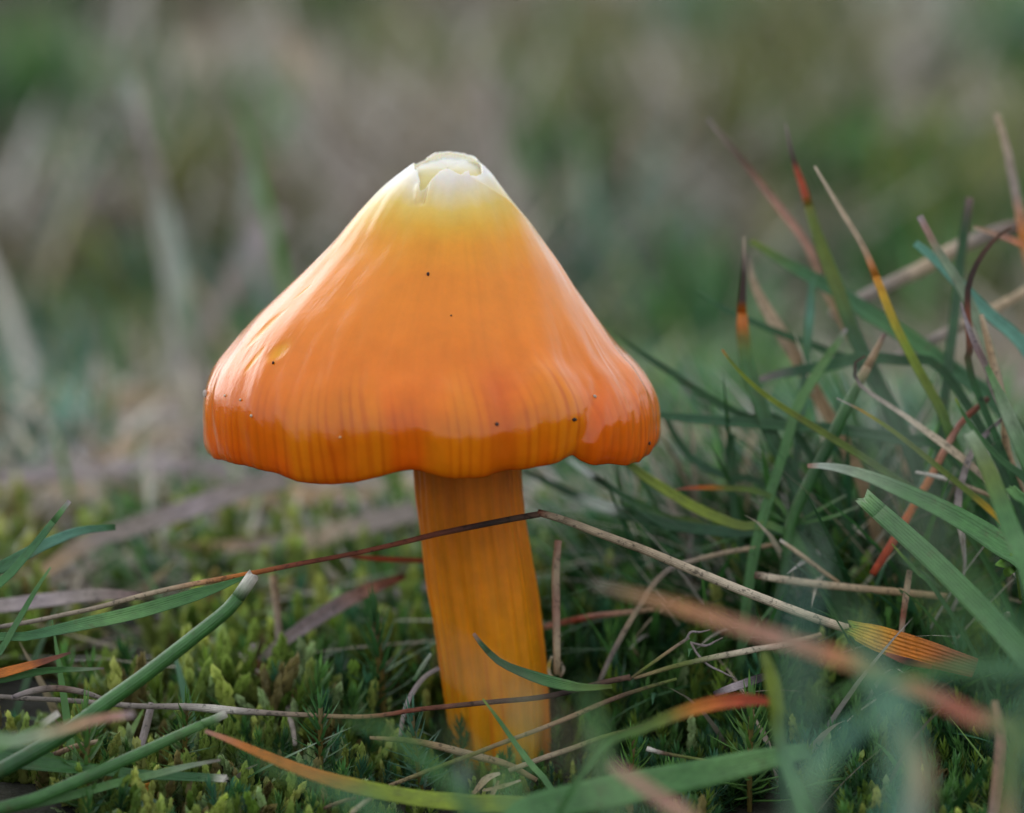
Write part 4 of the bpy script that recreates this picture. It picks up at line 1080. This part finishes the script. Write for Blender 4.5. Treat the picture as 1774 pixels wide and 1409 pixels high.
def leaf_verts(p0, d0, up, ln, wd, curl):
    side = np.cross(d0, up); side /= np.linalg.norm(side) + 1e-9
    mid = p0 + d0 * ln * 0.5
    d1 = d0 + up * curl; d1 /= np.linalg.norm(d1)
    tip = mid + d1 * ln * 0.5
    return np.array([p0 - side * wd * .3, p0 + side * wd * .3, mid - side * wd * .5, mid + side * wd * .5, tip])


def shoot_proto(r, kind):
    """one moss shoot along +z, unit metres; returns verts, quads, tris, shade"""
    vs, f4, f3, sh = [], [], [], []
    n = 0
    if kind == 'spiky':
        h = r.uniform(.0065, .0095); nl = 46
    else:
        h = r.uniform(.0045, .0075); nl = 58
    for k in range(nl):
        t = (k + .5) / nl
        a = k * 2.39996 + r.uniform(-.3, .3)
        out = np.array([math.cos(a), math.sin(a), 0]); up = np.array([0, 0, 1.0])
        p0 = up * h * (0.10 + 0.88 * t)
        if kind == 'spiky':
            el = math.radians(10 + 62 * t ** 1.6 + r.uniform(-8, 8)); ln = (0.0036 - 0.0013 * t) * r.uniform(.85, 1.15); wd = 0.00042; curl = .18
        else:
            el = math.radians(34 + 42 * t + r.uniform(-16, 16)); ln = (0.0019 - 0.0007 * t) * r.uniform(.65, 1.3); wd = 0.00078; curl = .6
        d0 = out * math.cos(el) + up * math.sin(el)
        u2 = up * math.cos(el) - out * math.sin(el)
        lv = leaf_verts(p0, d0, u2, ln, wd, curl)
        vs.append(lv); f4.append(LEAF_F4 + n); f3.append(LEAF_F3 + n); n += 5
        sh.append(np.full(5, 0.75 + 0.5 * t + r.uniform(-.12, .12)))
    # thin stem
    st = []
    for zz in (0, h):
        for q in range(4):
            st.append((0.00018 * math.cos(q * 1.5708), 0.00018 * math.sin(q * 1.5708), zz))
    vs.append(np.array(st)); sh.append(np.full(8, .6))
    f4.append(np.array([(q, (q + 1) % 4, 4 + (q + 1) % 4, 4 + q) for q in range(4)]) + n)
    return np.concatenate(vs), np.concatenate(f4), np.concatenate(f3), np.concatenate(sh)


def place(protoV, pos, yaw, lean, leandir, scale):
    c, s = math.cos(yaw), math.sin(yaw)
    v = protoV * scale
    v = np.stack([v[:, 0] * c - v[:, 1] * s, v[:, 0] * s + v[:, 1] * c, v[:, 2]], -1)
    cl, sl = math.cos(lean), math.sin(lean)
    cd, sd_ = math.cos(leandir), math.sin(leandir)
    a = v[:, 0] * cd + v[:, 1] * sd_; b = -v[:, 0] * sd_ + v[:, 1] * cd
    a2 = a * cl + v[:, 2] * sl; z2 = -a * sl + v[:, 2] * cl
    return np.stack([a2 * cd - b * sd_, a2 * sd_ + b * cd, z2], -1) + pos


def build_moss():
    r = np.random.default_rng(21)
    sp = [shoot_proto(r, 'spiky') for _ in range(6)]
    fe = [shoot_proto(r, 'feather') for _ in range(6)]
    pal_s = [lin(c) for c in ((66, 108, 52), (52, 92, 48), (78, 118, 56), (98, 122, 44), (60, 104, 74))]
    pal_f = [lin(c) for c in ((156, 168, 84), (132, 152, 72), (168, 174, 96), (120, 142, 64), (148, 168, 116), (100, 128, 50), (148, 164, 84), (122, 112, 68))]
    A = Soup(); Bm = Soup()
    n = 0
    while n < 6800:
        y = r.uniform(-0.045, 0.14)
        hw = 0.152 * (D + y) + 0.006
        x = r.uniform(-hw, hw)
        # thinner under the tussock, none inside the stem
        if math.hypot(x + 0.0006, y) < 0.0052: continue
        if r.random() < sstep(0.030, 0.085, y): continue
        patch = float(fbm(x * 45 + 3, y * 45, 77, 2))
        if patch < (-0.19 if y > -0.004 else -0.34): continue                     # bare hollows
        if x > 0.012 and y > -0.004 and r.random() < 0.55: continue
        leftish = 1 / (1 + math.exp((x + 0.006 + 0.012 * patch) / 0.006))
        pos = np.array([x, y, float(ground_z(x, y)) - 0.0012])
        if r.random() < leftish * 0.80 + 0.12:
            V, q4, q3, sh = fe[r.integers(6)]; base = pal_f[r.integers(8)]; S_ = Bm; sc = r.uniform(.5, 1.35); le = abs(r.normal(0, .6))
        else:
            V, q4, q3, sh = sp[r.integers(6)]; base = pal_s[r.integers(5)]; S_ = A; sc = r.uniform(.55, 1.0); le = abs(r.normal(0, .28))
        if y < -0.004: sc *= 0.62
        if y < 0.006 and abs(x + 0.001) < 0.012: sc *= 0.6
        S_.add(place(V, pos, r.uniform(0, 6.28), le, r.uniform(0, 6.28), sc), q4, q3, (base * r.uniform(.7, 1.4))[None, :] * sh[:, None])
        n += 1
    tag(A.build('spiky_moss', M_MOSS), 'dark green spiky star moss covering the ground', 'moss', kind='stuff')
    tag(Bm.build('feathery_moss', M_MOSS), 'yellow green feathery moss carpeting the ground beside the mushroom', 'moss', kind='stuff')
    # single shoots that stand out, every leaf its own piece
    lm = None
    shoots = [(668, 1205, 4, 1.45, 'tall dark green star moss shoot standing beside the stem', (60, 104, 56)),
              (560, 1345, -9, 1.0, 'star moss shoot beside the orange fading leaf', (66, 112, 58)),
              (1300, 1330, -12, 1.15, 'bright star moss shoot behind the broad flat leaf', (92, 132, 62)),
              (1085, 1262, -11, .85, 'small star moss shoot between two slanting stalks', (92, 138, 56)),
              (150, 1420, -17, 1.1, 'star moss shoot in front of the rolled green blades', (86, 126, 62)),
              (1420, 1150, 2, .8, 'small star moss shoot behind the orange dying blade', (80, 110, 60)),
              (1605, 1130, -3, .8, 'greyish star moss tuft behind the ribbed yellow leaf', (124, 132, 92)),
              (320, 1300, -8, .9, 'star moss shoot in the hollow behind the rolled blade', (80, 120, 54)),
              (735, 1300, -8, .95, 'bluish star moss shoot tight against the stem base', (76, 118, 92))]
    leafme = {}
    for px, py, dd, sc, label, colr in shoots:
        root = bpy.data.objects.new('moss_shoot', None); COL.objects.link(root)
        p = P(px, py, dd); p[2] = ground_z(p[0], p[1]) - 0.0006
        root.location = p; root.rotation_euler = (r.uniform(-.15, .15), r.uniform(-.15, .15), r.uniform(0, 6))
        root.scale = (sc, sc, sc)
        tag(root, label, 'moss shoot')
        h = 0.0085
        key = colr
        lv = []
        for curl_ in (.12, .25):
            # a keeled leaf: 8 faces
            pts, colsL = [], []
            for t, w in ((0, .5), (.25, 1.0), (.6, .75), (1, .04)):
                for u in (-1, 0, 1):
                    pts.append((u * w * .00021, t * .0036, .0009 * curl_ * 4 * t * t + abs(u) * .00012 * w))
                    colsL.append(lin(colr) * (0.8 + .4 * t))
            f = np.array([(3 * a + b, 3 * a + b + 1, 3 * a + b + 4, 3 * a + b + 3) for a in range(3) for b in range(2)])
            me = mesh_np('leaf', np.array(pts), [f], np.array(colsL)); me.materials.append(M_MOSS)
            me.polygons.foreach_set('use_smooth', np.ones(len(me.polygons), bool))
            lv.append(me)
        stm = Soup()
        C, t = catmull([(0, 0, -.001), (0.0001, 0, h * .5), (0, 0.0001, h)], 6)
        sm = tube_mesh('stem', C, np.full(6, .00045), np.tile(lin((110, 96, 46)), (6, 1)), section='round')
        new_obj('stem', sm, M_LEAF, root)
        for k in range(44):
            t = (k + .5) / 44; a = k * 2.39996 + r.uniform(-.25, .25)
            el = math.radians(6 + 66 * t ** 1.5 + r.uniform(-8, 8))
            o = bpy.data.objects.new('leaf', lv[k % 2]); COL.objects.link(o); o.parent = root
            o.location = (0, 0, h * (.12 + .86 * t))
            o.rotation_euler = (el, 0, a)
            q = (1.08 - .42 * t) * r.uniform(.85, 1.15); o.scale = (q, q, q)

build_moss()

# ------------------------------------------------------------------ turf: filler blades, litter, far sward
def blades_soup(S_, pos, yaw, ln, wd, lean, bend, cols, seg=4, rr=None):
    """vectorised flat blades; arrays of N"""
    n = len(pos)
    dirv = np.stack([np.cos(yaw), np.sin(yaw), np.zeros(n)], -1)
    side = np.stack([-np.sin(yaw), np.cos(yaw), np.zeros(n)], -1)
    up = np.array([0, 0, 1.0])
    V = np.zeros((n, 2 * seg + 1, 3)); Cc = np.zeros((n, 2 * seg + 1, 3))
    p = pos.copy(); 
    for k in range(seg + 1):
        t = k / seg
        a = lean + bend * t
        if k > 0:
            p = p + (dirv * np.sin(a)[:, None] + up * np.cos(a)[:, None]) * (ln / seg)[:, None]
        w = wd * (1 - t ** 2.2) * (0.75 + .25 * min(1, t * 4))
        if k < seg:
            V[:, 2 * k] = p - side * (w / 2)[:, None]; V[:, 2 * k + 1] = p + side * (w / 2)[:, None]
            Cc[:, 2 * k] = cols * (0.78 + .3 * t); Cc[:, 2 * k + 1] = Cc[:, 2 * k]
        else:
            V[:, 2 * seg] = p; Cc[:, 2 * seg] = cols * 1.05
    # keep above ground
    gz = ground_z(V[..., 0], V[..., 1])
    V[..., 2] = np.maximum(V[..., 2], gz - 0.0015 + 0.0012 * np.arange(2 * seg + 1)[None, :] / seg)
    base = np.arange(n)[:, None, None] * (2 * seg + 1)
    q = np.array([(2 * k, 2 * k + 1, 2 * k + 3, 2 * k + 2) for k in range(seg - 1)])
    tr = np.array([(2 * seg - 2, 2 * seg - 1, 2 * seg)])
    S_.add(V.reshape(-1, 3), (base + q[None]).reshape(-1, 4), (base + tr[None]).reshape(-1, 3), Cc.reshape(-1, 3))


def pick(pal, n, r):
    p = np.array([lin(c) for c in pal])
    return p[r.integers(len(p), size=n)] * r.uniform(.55, 1.38, (n, 1))


GREENS = [(72, 124, 58), (58, 108, 54), (92, 142, 70), (62, 114, 76), (102, 134, 58), (50, 94, 44)]
TEALS = [(84, 134, 112), (70, 118, 96), (98, 142, 122)]
DRYS = [(192, 180, 160), (174, 165, 150), (202, 192, 174), (158, 142, 124), (184, 176, 170), (154, 139, 108)]
OLIVES = [(112, 116, 62), (96, 104, 52), (128, 124, 76)]


PATCHES = [(50, 50, 120, 'g'), (110, 150, 70, 'g'), (300, 90, 130, 'd'), (90, 280, 130, 'd'), (180, 330, 90, 'p'), (200, 410, 70, 'y'), (60, 470, 120, 'd'),
           (310, 520, 80, 't'), (420, 60, 90, 'd'), (400, 170, 80, 'g'), (400, 330, 110, 'o'), (560, 110, 110, 'd'), (560, 260, 120, 'd'), (450, 420, 90, 'd'),
           (80, 620, 130, 't'), (250, 680, 120, 'd'), (640, 160, 90, 'd'), (690, 60, 110, 'o'), (850, 200, 80, 'd'), (960, 240, 80, 'g'), (1000, 90, 130, 'o'),
           (1130, 130, 120, 'd'), (1240, 290, 150, 'd'), (1400, 70, 140, 'o'), (1460, 260, 90, 'g'), (1340, 370, 120, 'd'), (1600, 100, 160, 'd'), (1740, 50, 90, 'g'),
           (1640, 260, 120, 'y'), (1080, 410, 110, 't'), (1190, 490, 150, 'g'), (1110, 650, 110, 'g'), (1260, 620, 120, 'g'), (950, 330, 70, 'g'), (1000, 380, 80, 'd'), (1130, 580, 80, 'y'), (120, 800, 110, 'd'), (280, 800, 90, 'g'),
           (1250, 160, 70, 'o'), (760, 40, 80, 'd'), (230, 560, 90, 'y'), (150, 720, 120, 'd'), (1720, 330, 90, 'g'), (1500, 420, 110, 'g')]


def build_turf():
    r = np.random.default_rng(33)
    # tussock filler around the hand-built blades
    T = Soup()
    n = 760
    x = r.normal(0.031, 0.013, n); y = r.normal(0.026, 0.014, n)
    kp = (np.hypot(x + .001, y) > .016); x, y = x[kp], y[kp]; n = len(x)
    pos = np.stack([x, y, ground_z(x, y) - 0.001], -1)
    cols = np.where((r.random(n) < .74)[:, None], pick(GREENS[:4] + [GREENS[5]], n, r), pick(DRYS, n, r))
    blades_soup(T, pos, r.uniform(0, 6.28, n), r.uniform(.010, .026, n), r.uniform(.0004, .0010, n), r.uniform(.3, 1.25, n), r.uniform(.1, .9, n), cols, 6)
    n = 620
    x = r.uniform(.011, .056, n); y = r.uniform(.004, .045, n)
    pos = np.stack([x, y, ground_z(x, y) - 0.001], -1)
    cols = np.where((r.random(n) < .8)[:, None], pick([GREENS[0], GREENS[1], GREENS[3], GREENS[5], (44, 84, 48)], n, r), pick(DRYS, n, r))
    blades_soup(T, pos, r.normal(math.pi, 1.3, n), r.uniform(.012, .030, n), r.uniform(.0004, .0009, n), r.uniform(.35, 1.2, n), r.uniform(.2, 1.0, n), cols, 7)
    tag(T.build('tussock_grass', M_TURF), 'mass of fine dark green blades filling the tussock', 'grass', kind='stuff')
    # short sparse grass among the moss
    A = Soup()
    n = 900
    y = r.uniform(-0.022, 0.16, n); hw = 0.155 * (D + y)
    x = r.uniform(-1, 1, n) * hw
    keep = (np.hypot(x, y) > 0.007) & ~((np.abs(x) < 0.022) & (y < 0) & (y > -.03))
    x, y = x[keep], y[keep]; n = len(x)
    pos = np.stack([x, y, ground_z(x, y) - 0.001], -1)
    cols = np.where((r.random(n) < .85)[:, None], pick(GREENS, n, r), pick(DRYS, n, r) * .8)
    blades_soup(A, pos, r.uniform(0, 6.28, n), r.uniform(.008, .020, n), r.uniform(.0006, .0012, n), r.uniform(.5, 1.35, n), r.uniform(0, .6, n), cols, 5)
    tag(A.build('short_grass', M_TURF), 'sparse short grass blades growing through the moss', 'grass', kind='stuff')
    # fallen dry litter near
    Lt = Soup()
    n = 620
    y = 0.004 + 0.20 * r.random(n); hw = 0.155 * (D + y); x = r.uniform(-1, 1, n) * hw
    keep = (np.hypot(x, y) > 0.012); x, y = x[keep], y[keep]; n = len(x)
    pos = np.stack([x, y, ground_z(x, y) + r.uniform(.0005, .005, n)], -1)
    blades_soup(Lt, pos, r.uniform(0, 6.28, n), r.uniform(.010, .030, n), r.uniform(.0004, .0012, n), r.uniform(1.35, 1.65, n), r.uniform(-.15, .2, n), pick(DRYS, n, r), 5)
    tag(Lt.build('dry_litter', M_TURF), 'scattered fallen bits of dry grass over the moss', 'litter', kind='stuff')
    # far sward
    F = Soup()
    n = 52000
    u = r.random(n)
    y = 0.036 * (1.75 / 0.036) ** u
    hw = 0.165 * (D + y) + 0.02
    x = r.uniform(-1, 1, n) * hw
    sc = 1.0 / (0.35 + y)
    dry = fbm(x * 11 * sc ** .6 + 31, y * 9 * sc ** .6 + 5, 55, 3) + 0.06 + 0.16 * sstep(0.5, 1.1, y)
    cols = np.empty((n, 3))
    gcol = pick(GREENS, n, r); dcol = pick(DRYS, n, r); tcol = pick(TEALS, n, r); ocol = pick(OLIVES, n, r)
    tn = fbm(x * 14 * sc ** .6, y * 11 * sc ** .6, 66, 2)
    cols[:] = gcol
    cols[tn > 0.16] = tcol[tn > 0.16]
    cols[tn < -0.22] = ocol[tn < -0.22]
    isdry = (dry + r.normal(0, .17, n)) > 0.07
    cols[isdry] = dcol[isdry]
    # where the turf is green, bleached, olive or teal (read off the photograph, laid on the ground)
    rel = np.stack([x, y, ground_z(x, y) + .012], -1) - CAM
    dep = rel @ FWD
    ppx = W / 2 + FPX * rel[:, 0] / dep; ppy = H / 2 - FPX * (rel @ UPV) / dep
    best = np.full(n, 0.22); typ = np.full(n, -1)
    wob = 45 * fbm(x * 60, y * 60, 88, 2)
    names = 'gtodpy'
    for (cx_, cy_, rd_, ty_) in PATCHES:
        wgt = np.exp(-((ppx + wob - cx_) ** 2 + ((ppy + wob - cy_) * 1.15) ** 2) / rd_ ** 2) * r.uniform(.75, 1.0, n)
        m_ = wgt > best
        best[m_] = wgt[m_]; typ[m_] = names.index(ty_)
    ycol = pick([(128, 142, 54), (112, 130, 50), (140, 148, 70)], n, r); pcol = pick([(128, 112, 104), (110, 94, 84), (146, 132, 126)], n, r)
    stray = r.random(n) < .15
    for k_, src in enumerate((gcol, tcol, ocol, dcol, pcol, ycol)):
        m_ = (typ == k_) & ~stray
        cols[m_] = src[m_]
        isdry[m_] = k_ in (3, 4)
    ramp = 0.36 + 0.64 * sstep(0.04, 0.40, y)
    ln = np.where(isdry, r.uniform(.015, .050, n), r.uniform(.012, .034, n)) * ramp
    lean = np.where(isdry, r.uniform(.85, 1.55, n), r.uniform(.3, 1.25, n))
    wd = r.uniform(.0010, .0030, n) * (1 + .8 * sstep(.3, 1.2, y))
    gap = fbm(x * 26 * sc ** .6 + 3, y * 20 * sc ** .6, 99, 2)
    kp = (gap > -0.27) | (r.random(n) < .2)
    x, y, ln, wd, lean, cols = x[kp], y[kp], ln[kp], wd[kp], lean[kp], cols[kp]; n = len(x)
    pos = np.stack([x, y, ground_z(x, y) - .001], -1)
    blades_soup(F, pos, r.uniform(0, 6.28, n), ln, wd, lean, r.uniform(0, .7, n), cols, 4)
    # taller bleached stems standing out of the far sward
    n = 34
    y = r.uniform(.12, .6, n); x = r.uniform(-1, -.2, n) * (0.155 * (D + y))
    kp = np.abs(x - 0.0) > .0; pos = np.stack([x, y, ground_z(x, y) - .001], -1)
    blades_soup(F, pos, r.uniform(0, 6.28, n), r.uniform(.03, .06, n), r.uniform(.0018, .0034, n), r.uniform(.05, .9, n), r.uniform(0, .5, n),
                np.where((r.random(n) < .7)[:, None], pick([(198, 190, 178), (184, 178, 170), (190, 176, 150)], n, r), pick(TEALS + GREENS[:3], n, r)), 5)
    tag(F.build('distant_sward', M_TURF), 'blurred mixed sward of green and bleached grass behind the mushroom', 'grass', kind='stuff')

build_turf()
